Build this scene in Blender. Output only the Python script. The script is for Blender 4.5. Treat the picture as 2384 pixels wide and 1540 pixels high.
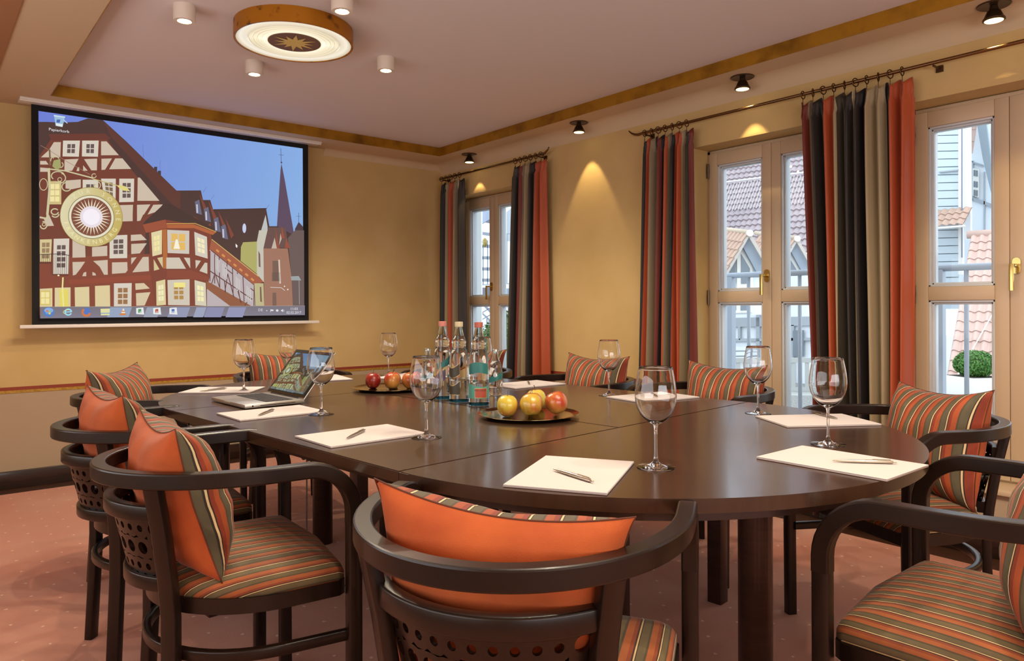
import bpy, bmesh, math, random
from mathutils import Vector, Matrix
random.seed(7)
PI = math.pi
for _o in list(bpy.data.objects): bpy.data.objects.remove(_o)
SC = bpy.context.scene
COL = SC.collection

# ------------------------------------------------------------------ camera
FPX, CX, HY, ROLL, YAW, CAMH = 1682.0, 1192.0, 715.7, 0.0038, math.radians(39.55), 1.10
cam_d = bpy.data.cameras.new('camera'); cam = bpy.data.objects.new('camera', cam_d); COL.objects.link(cam)
cam_d.sensor_width = 36.0; cam_d.lens = 36.0*FPX/2384.0; cam_d.shift_y = -(770.0-HY)/2384.0
cam_d.clip_start = 0.02; cam_d.clip_end = 300
cam.matrix_world = Matrix.Translation((0, 0, CAMH)) @ Matrix.Rotation(-YAW, 4, 'Z') @ Matrix.Rotation(PI/2, 4, 'X') @ Matrix.Rotation(-ROLL, 4, 'Z')
SC.camera = cam
# ------------------------------------------------------------------ world, exposure
w = bpy.data.worlds.new('overcast_sky'); SC.world = w; w.use_nodes = True
bgn = w.node_tree.nodes['Background']
bgn.inputs['Color'].default_value = (0.80, 0.90, 1.0, 1)
bgn.inputs['Strength'].default_value = 2.1
SC.view_settings.view_transform = 'Standard'; SC.view_settings.look = 'None'
SC.view_settings.gamma = 1.0; SC.view_settings.use_curve_mapping = False
SC.view_settings.exposure = 0.35
SC.cycles.max_bounces = 10; SC.cycles.transmission_bounces = 10; SC.cycles.glossy_bounces = 5
SC.cycles.diffuse_bounces = 5; SC.cycles.transparent_max_bounces = 16
SC.cycles.sample_clamp_indirect = 4.0
SC.cycles.caustics_reflective = False; SC.cycles.caustics_refractive = True
SC.cycles.blur_glossy = 0.5
WARM = (1.0, 0.87, 0.68)
P_SPOT_WALL = 9.0      # adjustable spots washing the window wall
P_CAN = 22.0           # surface mounted cans
P_ROUND = 34.0         # round gilded lamps
def area(name, loc, aim, sx, sy, power, col):
    l = bpy.data.lights.new(name, 'AREA'); l.shape = 'RECTANGLE'; l.size = sx; l.size_y = sy; l.energy = power; l.color = col
    o = bpy.data.objects.new(name, l); COL.objects.link(o); o.location = loc; o.rotation_euler = Vector(aim).to_track_quat('-Z', 'Y').to_euler(); return o
area('rear_fill_light', (0.6, -2.1, 1.3), (0.1, 1, 1.2), 3.0, 1.6, 78, (0.97, 0.96, 1.0))  # unseen fill panel at the rear wall, added to brighten ceiling and room
area('left_fill_light', (-1.3, 1.8, 1.3), (1, 0.0, 0.45), 4.0, 1.2, 36, (0.97, 0.96, 1.0))  # unseen fill panel at the left wall, not a fixture of the room

# ------------------------------------------------------------------ geometry of the view (used to lay things out in the room)
_F = Vector((math.sin(YAW), math.cos(YAW), 0)); _R = Vector((math.cos(YAW), -math.sin(YAW), 0)); _U = Vector((0, 0, 1))
def ray(px, py):
    dx = px-CX; dy = -(py-HY); c, s = math.cos(ROLL), math.sin(ROLL)
    return _F + _R*((dx*c+dy*s)/FPX) + _U*((-dx*s+dy*c)/FPX)
def on_z(px, py, z): d = ray(px, py); return d*((z-CAMH)/d.z) + Vector((0, 0, CAMH))
def on_y(px, py, Y): d = ray(px, py); return d*(Y/d.y) + Vector((0, 0, CAMH))
def on_x(px, py, X): d = ray(px, py); return d*(X/d.x) + Vector((0, 0, CAMH))

# ------------------------------------------------------------------ materials
def lin(c):
    return tuple(((v/255.0)/12.92 if v/255.0 <= 0.04045 else ((v/255.0+0.055)/1.055)**2.4) for v in c)
MATS = {}
def mat(name, rgb, rough=0.5, metal=0.0, bump=None, noise=None, sheen=0.0, coat=0.0, spec=0.5, wood=False, trans=0.0, ior=1.45):
    """noise=(scale, rgb2, lo, hi); bump=(scale, strength)"""
    if name in MATS: return MATS[name]
    m = bpy.data.materials.new(name); m.use_nodes = True; nt = m.node_tree
    b = nt.nodes['Principled BSDF']; b.inputs['Base Color'].default_value = (*lin(rgb), 1)
    b.inputs['Roughness'].default_value = rough; b.inputs['Metallic'].default_value = metal
    b.inputs['Specular IOR Level'].default_value = spec
    b.inputs['Coat Weight'].default_value = coat; b.inputs['Coat Roughness'].default_value = 0.12
    if sheen: b.inputs['Sheen Weight'].default_value = sheen; b.inputs['Sheen Roughness'].default_value = 0.4
    if trans: b.inputs['Transmission Weight'].default_value = trans; b.inputs['IOR'].default_value = ior
    tc = None
    def coords():
        n = nt.nodes.new('ShaderNodeTexCoord'); return n.outputs['Object']
    if noise:
        sc, rgb2, lo, hi = noise
        co = coords(); tx = nt.nodes.new('ShaderNodeTexNoise'); tx.inputs['Scale'].default_value = sc; tx.inputs['Detail'].default_value = 5
        if wood:
            mp = nt.nodes.new('ShaderNodeMapping'); mp.inputs['Scale'].default_value = wood; nt.links.new(co, mp.inputs[0]); co = mp.outputs[0]
        nt.links.new(co, tx.inputs['Vector'])
        rp = nt.nodes.new('ShaderNodeValToRGB'); rp.color_ramp.elements[0].position = lo; rp.color_ramp.elements[1].position = hi
        rp.color_ramp.elements[0].color = (*lin(rgb), 1); rp.color_ramp.elements[1].color = (*lin(rgb2), 1)
        nt.links.new(tx.outputs['Fac'], rp.inputs[0]); nt.links.new(rp.outputs[0], b.inputs['Base Color'])
    if bump:
        co = coords(); tx = nt.nodes.new('ShaderNodeTexNoise'); tx.inputs['Scale'].default_value = bump[0]; tx.inputs['Detail'].default_value = 3
        nt.links.new(co, tx.inputs['Vector'])
        bp = nt.nodes.new('ShaderNodeBump'); bp.inputs['Strength'].default_value = bump[1]; bp.inputs['Distance'].default_value = 0.002
        nt.links.new(tx.outputs['Fac'], bp.inputs['Height']); nt.links.new(bp.outputs[0], b.inputs['Normal'])
    MATS[name] = m; return m
def emis(name, rgb, strength):
    if name in MATS: return MATS[name]
    m = bpy.data.materials.new(name); m.use_nodes = True; nt = m.node_tree
    b = nt.nodes['Principled BSDF']; b.inputs['Base Color'].default_value = (*lin(rgb), 1)
    b.inputs['Emission Color'].default_value = (*lin(rgb), 1); b.inputs['Emission Strength'].default_value = strength
    MATS[name] = m; return m
def glassmat(name, rgb, ior, rough=0.0):
    m = bpy.data.materials.new(name); m.use_nodes = True; nt = m.node_tree; nt.nodes.remove(nt.nodes['Principled BSDF'])
    g = nt.nodes.new('ShaderNodeBsdfGlass'); g.inputs['Color'].default_value = (*rgb, 1); g.inputs['IOR'].default_value = ior; g.inputs['Roughness'].default_value = rough
    nt.links.new(g.outputs[0], nt.nodes['Material Output'].inputs[0]); MATS[name] = m; return m
def panemat(name, tint=(0.93, 0.96, 0.97)):
    m = bpy.data.materials.new(name); m.use_nodes = True; nt = m.node_tree; nt.nodes.remove(nt.nodes['Principled BSDF'])
    t = nt.nodes.new('ShaderNodeBsdfTransparent'); t.inputs[0].default_value = (*tint, 1)
    g = nt.nodes.new('ShaderNodeBsdfGlossy'); g.inputs['Roughness'].default_value = 0.02
    fr = nt.nodes.new('ShaderNodeFresnel'); fr.inputs[0].default_value = 1.35
    mx = nt.nodes.new('ShaderNodeMixShader'); nt.links.new(fr.outputs[0], mx.inputs[0])
    nt.links.new(t.outputs[0], mx.inputs[1]); nt.links.new(g.outputs[0], mx.inputs[2]); nt.links.new(mx.outputs[0], nt.nodes['Material Output'].inputs[0])
    MATS[name] = m; return m
def woven(name, rgb, rgb2, sc=260.0, bstr=0.25, rough=0.85):
    m = mat(name, rgb, rough, noise=(3.0, rgb2, 0.35, 0.7)); nt = m.node_tree; b = nt.nodes['Principled BSDF']
    tc = nt.nodes.new('ShaderNodeTexCoord'); mp = nt.nodes.new('ShaderNodeMapping'); mp.inputs['Scale'].default_value = (0.35, 0.35, 1.6)
    tx = nt.nodes.new('ShaderNodeTexNoise'); tx.inputs['Scale'].default_value = sc; tx.inputs['Detail'].default_value = 2
    nt.links.new(tc.outputs['Object'], mp.inputs[0]); nt.links.new(mp.outputs[0], tx.inputs['Vector'])
    bp = nt.nodes.new('ShaderNodeBump'); bp.inputs['Strength'].default_value = bstr; bp.inputs['Distance'].default_value = 0.0015
    nt.links.new(tx.outputs['Fac'], bp.inputs['Height']); nt.links.new(bp.outputs[0], b.inputs['Normal'])
    return m
def stripe_mat(name, stops, period, rough=0.8, sheen=0.35, silk=False):
    """stops: [(pos 0..1, rgb)] constant colour bands along UV.x (metres)"""
    m = bpy.data.materials.new(name); m.use_nodes = True; nt = m.node_tree; b = nt.nodes['Principled BSDF']
    uv = nt.nodes.new('ShaderNodeUVMap'); sp = nt.nodes.new('ShaderNodeSeparateXYZ'); nt.links.new(uv.outputs[0], sp.inputs[0])
    dv = nt.nodes.new('ShaderNodeMath'); dv.operation = 'DIVIDE'; dv.inputs[1].default_value = period
    fr = nt.nodes.new('ShaderNodeMath'); fr.operation = 'FRACT'
    nt.links.new(sp.outputs[0], dv.inputs[0]); nt.links.new(dv.outputs[0], fr.inputs[0])
    rp = nt.nodes.new('ShaderNodeValToRGB'); cr = rp.color_ramp; cr.interpolation = 'CONSTANT'
    cr.elements[0].position = 0; cr.elements[0].color = (*lin(stops[0][1]), 1); cr.elements[1].position = stops[1][0]; cr.elements[1].color = (*lin(stops[1][1]), 1)
    for p, c in stops[2:]:
        e = cr.elements.new(p); e.color = (*lin(c), 1)
    nt.links.new(fr.outputs[0], rp.inputs[0])
    # velvet mottling
    tc = nt.nodes.new('ShaderNodeTexCoord'); tx = nt.nodes.new('ShaderNodeTexNoise'); tx.inputs['Scale'].default_value = 14; tx.inputs['Detail'].default_value = 4
    nt.links.new(tc.outputs['Object'], tx.inputs['Vector'])
    mr = nt.nodes.new('ShaderNodeMapRange'); mr.inputs[1].default_value = 0.3; mr.inputs[2].default_value = 0.75; mr.inputs[3].default_value = 0.72; mr.inputs[4].default_value = 1.12
    nt.links.new(tx.outputs['Fac'], mr.inputs[0])
    mx = nt.nodes.new('ShaderNodeVectorMath'); mx.operation = 'SCALE'; nt.links.new(rp.outputs[0], mx.inputs[0]); nt.links.new(mr.outputs[0], mx.inputs['Scale'])
    nt.links.new(mx.outputs[0], b.inputs['Base Color'])
    t2 = nt.nodes.new('ShaderNodeTexNoise'); t2.inputs['Scale'].default_value = 700; nt.links.new(tc.outputs['Object'], t2.inputs['Vector'])
    bp = nt.nodes.new('ShaderNodeBump'); bp.inputs['Strength'].default_value = 0.25; bp.inputs['Distance'].default_value = 0.001
    nt.links.new(t2.outputs['Fac'], bp.inputs['Height']); nt.links.new(bp.outputs[0], b.inputs['Normal'])
    b.inputs['Roughness'].default_value = rough; b.inputs['Sheen Weight'].default_value = sheen; b.inputs['Sheen Roughness'].default_value = 0.35
    MATS[name] = m; return m

# ------------------------------------------------------------------ object helpers
def tag(o, label=None, cat=None, group=None, kind=None):
    if label: o['label'] = label
    if cat: o['category'] = cat
    if group: o['group'] = group
    if kind: o['kind'] = kind
    return o
def link(name, me, m=None, parent=None, smooth=False):
    o = bpy.data.objects.new(name, me); COL.objects.link(o)
    if m is not None:
        for mm in (m if isinstance(m, (list, tuple)) else [m]): me.materials.append(mm)
    if parent: o.parent = parent
    return o
def obj(name, bm, m=None, parent=None, smooth=False, kind=None, autosm=None):
    bmesh.ops.recalc_face_normals(bm, faces=bm.faces)
    me = bpy.data.meshes.new(name)
    if smooth:
        for f in bm.faces: f.smooth = True
    if autosm is not None:
        for f in bm.faces: f.smooth = True
        for e in bm.edges:
            if len(e.link_faces) == 2 and e.calc_face_angle(0) > math.radians(autosm): e.smooth = False
    bm.to_mesh(me); bm.free()
    o = link(name, me, m, parent)
    if kind: o['kind'] = kind
    return o
def empty(name, loc=(0, 0, 0), rz=0.0, label=None, cat=None, group=None):
    o = bpy.data.objects.new(name, None); COL.objects.link(o); o.location = loc; o.rotation_euler = (0, 0, rz)
    o.empty_display_size = 0.05
    return tag(o, label, cat, group)
def dup(root, loc=None, rz=None, label=None, group=None, parent=None):
    r = root.copy(); COL.objects.link(r)
    if loc is not None: r.location = loc
    if rz is not None: r.rotation_euler = (0, 0, rz)
    if label: r['label'] = label
    if group: r['group'] = group
    if parent: r.parent = parent
    for ch in list(root.children):
        c = ch.copy(); COL.objects.link(c); c.parent = r
        for g in list(ch.children):
            d = g.copy(); COL.objects.link(d); d.parent = c
    return r
def bm_new(): return bmesh.new()
def add_box(bm, c, s, M=None, bevel=0.0):
    g = bmesh.ops.create_cube(bm, size=1.0)
    vs = g['verts']
    bmesh.ops.scale(bm, vec=s, verts=vs)
    if bevel > 0:
        es = list({e for v in vs for e in v.link_edges})
        r = bmesh.ops.bevel(bm, geom=es, offset=bevel, segments=2, affect='EDGES', profile=0.5)
        vs = list({v for f in r['faces'] for v in f.verts} | {v for v in vs if v.is_valid})
    bmesh.ops.translate(bm, vec=c, verts=vs)
    if M is not None: bmesh.ops.transform(bm, matrix=M, verts=vs)
    return vs
def box(name, c, s, m, parent=None, bevel=0.0, kind=None, M=None):
    bm = bm_new(); add_box(bm, c, s, M, bevel); return obj(name, bm, m, parent, kind=kind, autosm=40 if bevel else None)
def lathe(bm, prof, n=32, c=(0, 0, 0), closed=False):
    """prof: [(r,z)], r may be 0 at the ends"""
    rings = []
    for r, z in prof:
        if r < 1e-6: rings.append([bm.verts.new((c[0], c[1], c[2]+z))])
        else: rings.append([bm.verts.new((c[0]+r*math.cos(2*PI*i/n), c[1]+r*math.sin(2*PI*i/n), c[2]+z)) for i in range(n)])
    pairs = list(zip(rings, rings[1:])) + ([(rings[-1], rings[0])] if closed else [])
    for a, b in pairs:
        if len(a) == 1 and len(b) == 1: continue
        for i in range(n):
            j = (i+1) % n
            if len(a) == 1: bm.faces.new((a[0], b[j], b[i]))
            elif len(b) == 1: bm.faces.new((a[i], a[j], b[0]))
            else: bm.faces.new((a[i], a[j], b[j], b[i]))
def tube(bm, pts, r, n=8, cap=True, closed=False, flat=1.0):
    pts = [Vector(p) for p in pts]; N = len(pts); rings = []
    prev = None
    for i, p in enumerate(pts):
        a = pts[(i-1) % N] if (closed or i > 0) else p; b = pts[(i+1) % N] if (closed or i < N-1) else p
        t = (b-a).normalized() if (b-a).length > 1e-9 else Vector((0, 0, 1))
        if prev is None:
            u = t.cross(Vector((0, 0, 1)))
            if u.length < 1e-3: u = t.cross(Vector((1, 0, 0)))
            u.normalize()
        else:
            u = prev - t*prev.dot(t); u.normalize()
        prev = u; v = t.cross(u)
        rr = r[i] if isinstance(r, (list, tuple)) else r
        rings.append([bm.verts.new(p + u*math.cos(2*PI*k/n)*rr + v*math.sin(2*PI*k/n)*rr*flat) for k in range(n)])
    for i in range(N if closed else N-1):
        a = rings[i]; b = rings[(i+1) % N]
        for k in range(n): bm.faces.new((a[k], a[(k+1) % n], b[(k+1) % n], b[k]))
    if cap and not closed:
        bm.faces.new(rings[0][::-1]); bm.faces.new(rings[-1])
def rect_sweep(bm, pts, w, h, side_fn=None, bev=0.004, closed=False, cap=True):
    """sweep a rounded rectangle; w across (horizontal side), h along the local up"""
    pts = [Vector(p) for p in pts]; N = len(pts); rings = []
    prof = []
    for sx, sy in ((1, 1), (-1, 1), (-1, -1), (1, -1)):
        a, b = sx*w/2, sy*h/2
        q = [(a, b-sy*bev), (a-sx*bev*.3, b-sy*bev*.3), (a-sx*bev, b)]
        if sx*sy < 0: q = q[::-1]
        prof += q
    for i, p in enumerate(pts):
        a = pts[(i-1) % N] if (closed or i > 0) else p; b = pts[(i+1) % N] if (closed or i < N-1) else p
        t = (b-a).normalized()
        s = side_fn(i) if side_fn else t.cross(Vector((0, 0, 1))).normalized()
        s = Vector(s); s = (s - t*s.dot(t)).normalized()
        u = s.cross(t).normalized()
        rings.append([bm.verts.new(p + s*x + u*y) for x, y in prof])
    n = len(prof)
    for i in range(N if closed else N-1):
        a = rings[i]; b = rings[(i+1) % N]
        for k in range(n): bm.faces.new((a[k], a[(k+1) % n], b[(k+1) % n], b[k]))
    if cap and not closed:
        bm.faces.new(rings[0][::-1]); bm.faces.new(rings[-1])
def prism(bm, poly, z0, z1, M=None):
    vs = [bm.verts.new((x, y, z0)) for x, y in poly]; vt = [bm.verts.new((x, y, z1)) for x, y in poly]
    n = len(poly); bm.faces.new(vs[::-1]); bm.faces.new(vt)
    for i in range(n): bm.faces.new((vs[i], vs[(i+1) % n], vt[(i+1) % n], vt[i]))
    if M is not None: bmesh.ops.transform(bm, matrix=M, verts=vs+vt)
    return vs+vt
def slabx(name, X, pts_px, th, m, parent=None, kind=None):
    """polygon given by sight lines meeting the vertical plane x=X, extruded away by th"""
    q = [on_x(px, py, X) for px, py in pts_px]
    bm = bm_new(); a = [bm.verts.new(p) for p in q]; b = [bm.verts.new(p+Vector((th, 0, 0))) for p in q]; n = len(q)
    bm.faces.new(a); bm.faces.new(b[::-1])
    for i in range(n): bm.faces.new((a[i], a[(i+1) % n], b[(i+1) % n], b[i]))
    return obj(name, bm, m, parent, kind=kind)
def slaby(name, Y, pts_px, th, m, parent=None, kind=None):
    q = [on_y(px, py, Y) for px, py in pts_px]
    bm = bm_new(); a = [bm.verts.new(p) for p in q]; b = [bm.verts.new(p+Vector((0, th, 0))) for p in q]; n = len(q)
    bm.faces.new(a); bm.faces.new(b[::-1])
    for i in range(n): bm.faces.new((a[i], a[(i+1) % n], b[(i+1) % n], b[i]))
    return obj(name, bm, m, parent, kind=kind)
def text_mesh(name, body, size, m, parent=None, M=None, ext=0.0, align='CENTER'):
    cu = bpy.data.curves.new(name, 'FONT'); cu.body = body; cu.size = size; cu.align_x = align; cu.align_y = 'CENTER'; cu.extrude = ext; cu.resolution_u = 3
    o = bpy.data.objects.new(name, cu); me = bpy.data.meshes.new_from_object(o); bpy.data.objects.remove(o); bpy.data.curves.remove(cu)
    if M is not None: me.transform(M)
    me.materials.clear(); r = link(name, me, m, parent); return r

# ================================================================== ROOM SHELL
XW, YF, XL, YB, ZC, ZR = 3.62, 5.37, -1.45, -2.3, 2.36, 2.43
RX0, RX1, RY0, RY1 = 0.617, 3.37, -1.7, 5.02
def wallpaper():
    m = woven('wallpaper', (208, 180, 124), (198, 170, 112)); nt = m.node_tree; b = nt.nodes['Principled BSDF']
    src = b.inputs['Base Color'].links[0].from_socket
    tc = nt.nodes.new('ShaderNodeTexCoord'); sp = nt.nodes.new('ShaderNodeSeparateXYZ'); nt.links.new(tc.outputs['Object'], sp.inputs[0])
    gt = nt.nodes.new('ShaderNodeMath'); gt.operation = 'GREATER_THAN'; gt.inputs[1].default_value = 0.59; nt.links.new(sp.outputs[2], gt.inputs[0])
    mx = nt.nodes.new('ShaderNodeMix'); mx.data_type = 'RGBA'; nt.links.new(gt.outputs[0], mx.inputs[0])
    mx.inputs[6].default_value = (*lin((178, 158, 132)), 1); nt.links.new(src, mx.inputs[7])
    gx = nt.nodes.new('ShaderNodeMath'); gx.operation = 'GREATER_THAN'; gx.inputs[1].default_value = 3.86; nt.links.new(sp.outputs[0], gx.inputs[0])   # white render on the outside
    m2 = nt.nodes.new('ShaderNodeMix'); m2.data_type = 'RGBA'; nt.links.new(gx.outputs[0], m2.inputs[0]); nt.links.new(mx.outputs[2], m2.inputs[6]); m2.inputs[7].default_value = (*lin((226, 230, 232)), 1)
    nt.links.new(m2.outputs[2], b.inputs['Base Color'])
    return m
M_wall = wallpaper()
M_ceil = mat('ceiling_plaster', (224, 217, 214), 0.9, bump=(60, 0.15))
M_ceil2 = mat('border_plaster', (206, 184, 150), 0.9, bump=(60, 0.15))
M_gold = mat('gilded_strip', (176, 128, 30), 0.42, metal=0.55, noise=(7.0, (120, 82, 18), 0.45, 0.75), bump=(40, 0.3))
M_dark = mat('dark_stained_wood', (52, 30, 20), 0.35, noise=(9.0, (36, 20, 14), 0.35, 0.65), wood=(1, 1, 12), coat=0.3)
M_white = mat('white_lacquer', (232, 228, 220), 0.4)
M_door = mat('cream_door_lacquer', (202, 180, 150), 0.38)
M_brass = mat('polished_brass', (212, 190, 118), 0.22, metal=1.0)
M_bronze = mat('aged_bronze', (92, 66, 46), 0.35, metal=0.9)
M_black = mat('black_cloth', (8, 8, 10), 0.8)

def carpet():
    m = mat('salmon_carpet', (206, 148, 124), 0.95, noise=(1.6, (200, 120, 88), 0.35, 0.7)); nt = m.node_tree; b = nt.nodes['Principled BSDF']
    src = b.inputs['Base Color'].links[0].from_socket
    tc = nt.nodes.new('ShaderNodeTexCoord')
    # woven flecks set out in a staggered grid
    mp = nt.nodes.new('ShaderNodeMapping'); mp.inputs['Rotation'].default_value = (0, 0, 0.785); mp.inputs['Scale'].default_value = (8.4, 8.4, 8.4)
    nt.links.new(tc.outputs['Object'], mp.inputs[0])
    f = nt.nodes.new('ShaderNodeVectorMath'); f.operation = 'FRACTION'; nt.links.new(mp.outputs[0], f.inputs[0])
    s = nt.nodes.new('ShaderNodeVectorMath'); s.operation = 'SUBTRACT'; s.inputs[1].default_value = (0.5, 0.5, 0); nt.links.new(f.outputs[0], s.inputs[0])
    mz = nt.nodes.new('ShaderNodeVectorMath'); mz.operation = 'MULTIPLY'; mz.inputs[1].default_value = (1, 1, 0); nt.links.new(s.outputs[0], mz.inputs[0])
    nz = nt.nodes.new('ShaderNodeTexNoise'); nz.inputs['Scale'].default_value = 160; nt.links.new(tc.outputs['Object'], nz.inputs['Vector'])
    ln = nt.nodes.new('ShaderNodeVectorMath'); ln.operation = 'LENGTH'; nt.links.new(mz.outputs[0], ln.inputs[0])
    a = nt.nodes.new('ShaderNodeMath'); a.operation = 'MULTIPLY_ADD'; a.inputs[1].default_value = 0.12; nt.links.new(nz.outputs['Fac'], a.inputs[0]); nt.links.new(ln.outputs['Value'], a.inputs[2])
    lt = nt.nodes.new('ShaderNodeMath'); lt.operation = 'LESS_THAN'; lt.inputs[1].default_value = 0.105; nt.links.new(a.outputs[0], lt.inputs[0])
    mx = nt.nodes.new('ShaderNodeMix'); mx.data_type = 'RGBA'; nt.links.new(lt.outputs[0], mx.inputs[0]); nt.links.new(src, mx.inputs[6]); mx.inputs[7].default_value = (*lin((238, 200, 170)), 1)
    nt.links.new(mx.outputs[2], b.inputs['Base Color'])
    n2 = nt.nodes.new('ShaderNodeTexNoise'); n2.inputs['Scale'].default_value = 420; n2.inputs['Detail'].default_value = 3; nt.links.new(tc.outputs['Object'], n2.inputs['Vector'])
    bp = nt.nodes.new('ShaderNodeBump'); bp.inputs['Strength'].default_value = 0.6; bp.inputs['Distance'].default_value = 0.003
    nt.links.new(n2.outputs['Fac'], bp.inputs['Height']); nt.links.new(bp.outputs[0], b.inputs['Normal']); b.inputs['Sheen Weight'].default_value = 0.3
    return m
M_carpet = carpet()
M_floorwood = mat('floor_border_wood', (78, 48, 30), 0.45, noise=(6, (58, 34, 22), 0.3, 0.7), wood=(1, 14, 1))
S = 'structure'
box('floor', ((XL+XW)/2, (YB+YF)/2, -0.05), (XW-XL, YF-YB, 0.1), M_floorwood, kind=S)
box('carpet', ((XL+3.43)/2, (YB+5.18)/2, 0.004), (3.43-XL, 5.18-YB, 0.008), M_carpet, kind=S)
box('wall_back', ((XL+XW)/2, YF+0.1, 1.25), (XW-XL+0.8, 0.2, 2.6), M_wall, kind=S)
box('wall_left', (XL-0.1, (YB+YF)/2, 1.25), (0.2, YF-YB+0.4, 2.6), M_wall, kind=S)
box('wall_front', ((XL+XW)/2, YB-0.1, 1.25), (XW-XL+0.8, 0.2, 2.6), M_wall, kind=S)
DOORS = [(5.215, 4.365), (2.667, 1.793), (1.483, 0.655), (-0.35, -1.20)]  # last opening is out of view, added to bring in more daylight
bm = bm_new(); TW = 0.33
def wseg(y0, y1, z0, z1): add_box(bm, (XW+TW/2, (y0+y1)/2, (z0+z1)/2), (TW, abs(y1-y0), z1-z0))
TW = 0.24; wseg(YB, YF, -0.05, 0.30); wseg(YB, YF, 2.056, 2.55)
ys = [YF] + [v for d in DOORS for v in d] + [YB]
for i in range(0, len(ys), 2): wseg(ys[i], ys[i+1], 0.30, 2.056)
# outer white skin of the same wall
def oseg(y0, y1, z0, z1): add_box(bm, (XW+0.24+0.045, (y0+y1)/2, (z0+z1)/2), (0.09, abs(y1-y0), z1-z0))
oseg(YB, YF, -0.05, 0.30); oseg(YB, YF, 2.056, 2.55)
for i in range(0, len(ys), 2): oseg(ys[i], ys[i+1], 0.30, 2.056)
obj('wall_right', bm, M_wall, kind=S)
# ceiling: border with a recessed field
bm = bm_new()
for x0, x1, y0, y1 in ((XL-0.2, RX0, YB-0.2, YF+0.2), (RX1, XW+0.4, YB-0.2, YF+0.2), (RX0, RX1, YB-0.2, RY0), (RX0, RX1, RY1, YF+0.2)):
    add_box(bm, ((x0+x1)/2, (y0+y1)/2, ZC+0.1), (x1-x0, y1-y0, 0.2))
obj('ceiling', bm, M_ceil2, kind=S)
box('ceiling_recess', ((RX0+RX1)/2, (RY0+RY1)/2, ZR+0.06), (RX1-RX0+0.02, RY1-RY0+0.02, 0.12), M_ceil, kind=S)
box('beam', ((XL+0.34)/2, (YB+YF)/2, 2.362), (0.34-XL, YF-YB, 0.022), mat('beam_plaster', (176, 130, 88), 0.9), kind=S, bevel=0.003)
t = 0.004
box('trim_1', ((RX0+RX1)/2, RY1-t/2, ZC+0.0345), (RX1-RX0-2*t, t, 0.071), M_gold, kind=S)
box('trim_2', (RX1-t/2, (RY0+RY1)/2, ZC+0.0345), (t, RY1-RY0, 0.071), M_gold, kind=S)
box('trim_3', (RX0+t/2, (RY0+RY1)/2, ZC+0.0345), (t, RY1-RY0, 0.071), M_gold, kind=S)
# concave cove where the window wall and the end wall meet the ceiling
def cove(name, p0, p1, nx, ny, R):
    bm = bm_new(); pr = []
    for k in range(9):
        a = PI/2*k/8; pr.append((R-R*math.sin(a), -(R-R*math.cos(a))))
    pts = [(0.0, 0.0)] + pr
    va = [bm.verts.new((p0[0]+nx*x, p0[1]+ny*x, ZC+z)) for x, z in pts]; vb = [bm.verts.new((p1[0]+nx*x, p1[1]+ny*x, ZC+z)) for x, z in pts]
    for i in range(len(pts)-1): bm.faces.new((va[i], va[i+1], vb[i+1], vb[i]))
    bm.faces.new(va); bm.faces.new(vb[::-1])
    return obj(name, bm, M_ceil2, kind=S, smooth=False, autosm=30)
cove('trim_4', (XW, YB), (XW, YF), -1, 0, 0.085)
cove('trim_5', (2.5, YF), (XW, YF), 0, -1, 0.05)
# wallpaper borders: a red band over a gold band
M_red = mat('oxblood_border', (142, 58, 36), 0.6); M_gb = mat('gold_border', (186, 146, 52), 0.5, noise=(60, (160, 118, 34), 0.4, 0.6))
n = 6
box('trim_6', ((XL+XW)/2, YF-0.002, 0.611), (XW-XL, 0.004, 0.020), M_red, kind=S)
box('trim_7', ((XL+XW)/2, YF-0.0015, 0.592), (XW-XL, 0.003, 0.018), M_gb, kind=S)
for i in range(0, len(ys), 2):
    y0, y1 = ys[i], ys[i+1]
    box('trim_8', (XW-0.002, (y0+y1)/2, 0.620), (0.004, abs(y1-y0), 0.020), M_red, kind=S)
    box('trim_9', (XW-0.0015, (y0+y1)/2, 0.601), (0.003, abs(y1-y0), 0.018), M_gb, kind=S)
def baseboard(name, c, s): box(name, c, s, M_dark, kind=S, bevel=0.004)
baseboard('baseboard_back', ((XL+XW)/2, YF-0.009, 0.054), (XW-XL, 0.018, 0.108))
baseboard('baseboard_right', (XW-0.009, (YB+YF)/2, 0.054), (0.018, YF-YB, 0.108))
baseboard('baseboard_left', (XL+0.009, (YB+YF)/2, 0.054), (0.018, YF-YB, 0.108))

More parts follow.
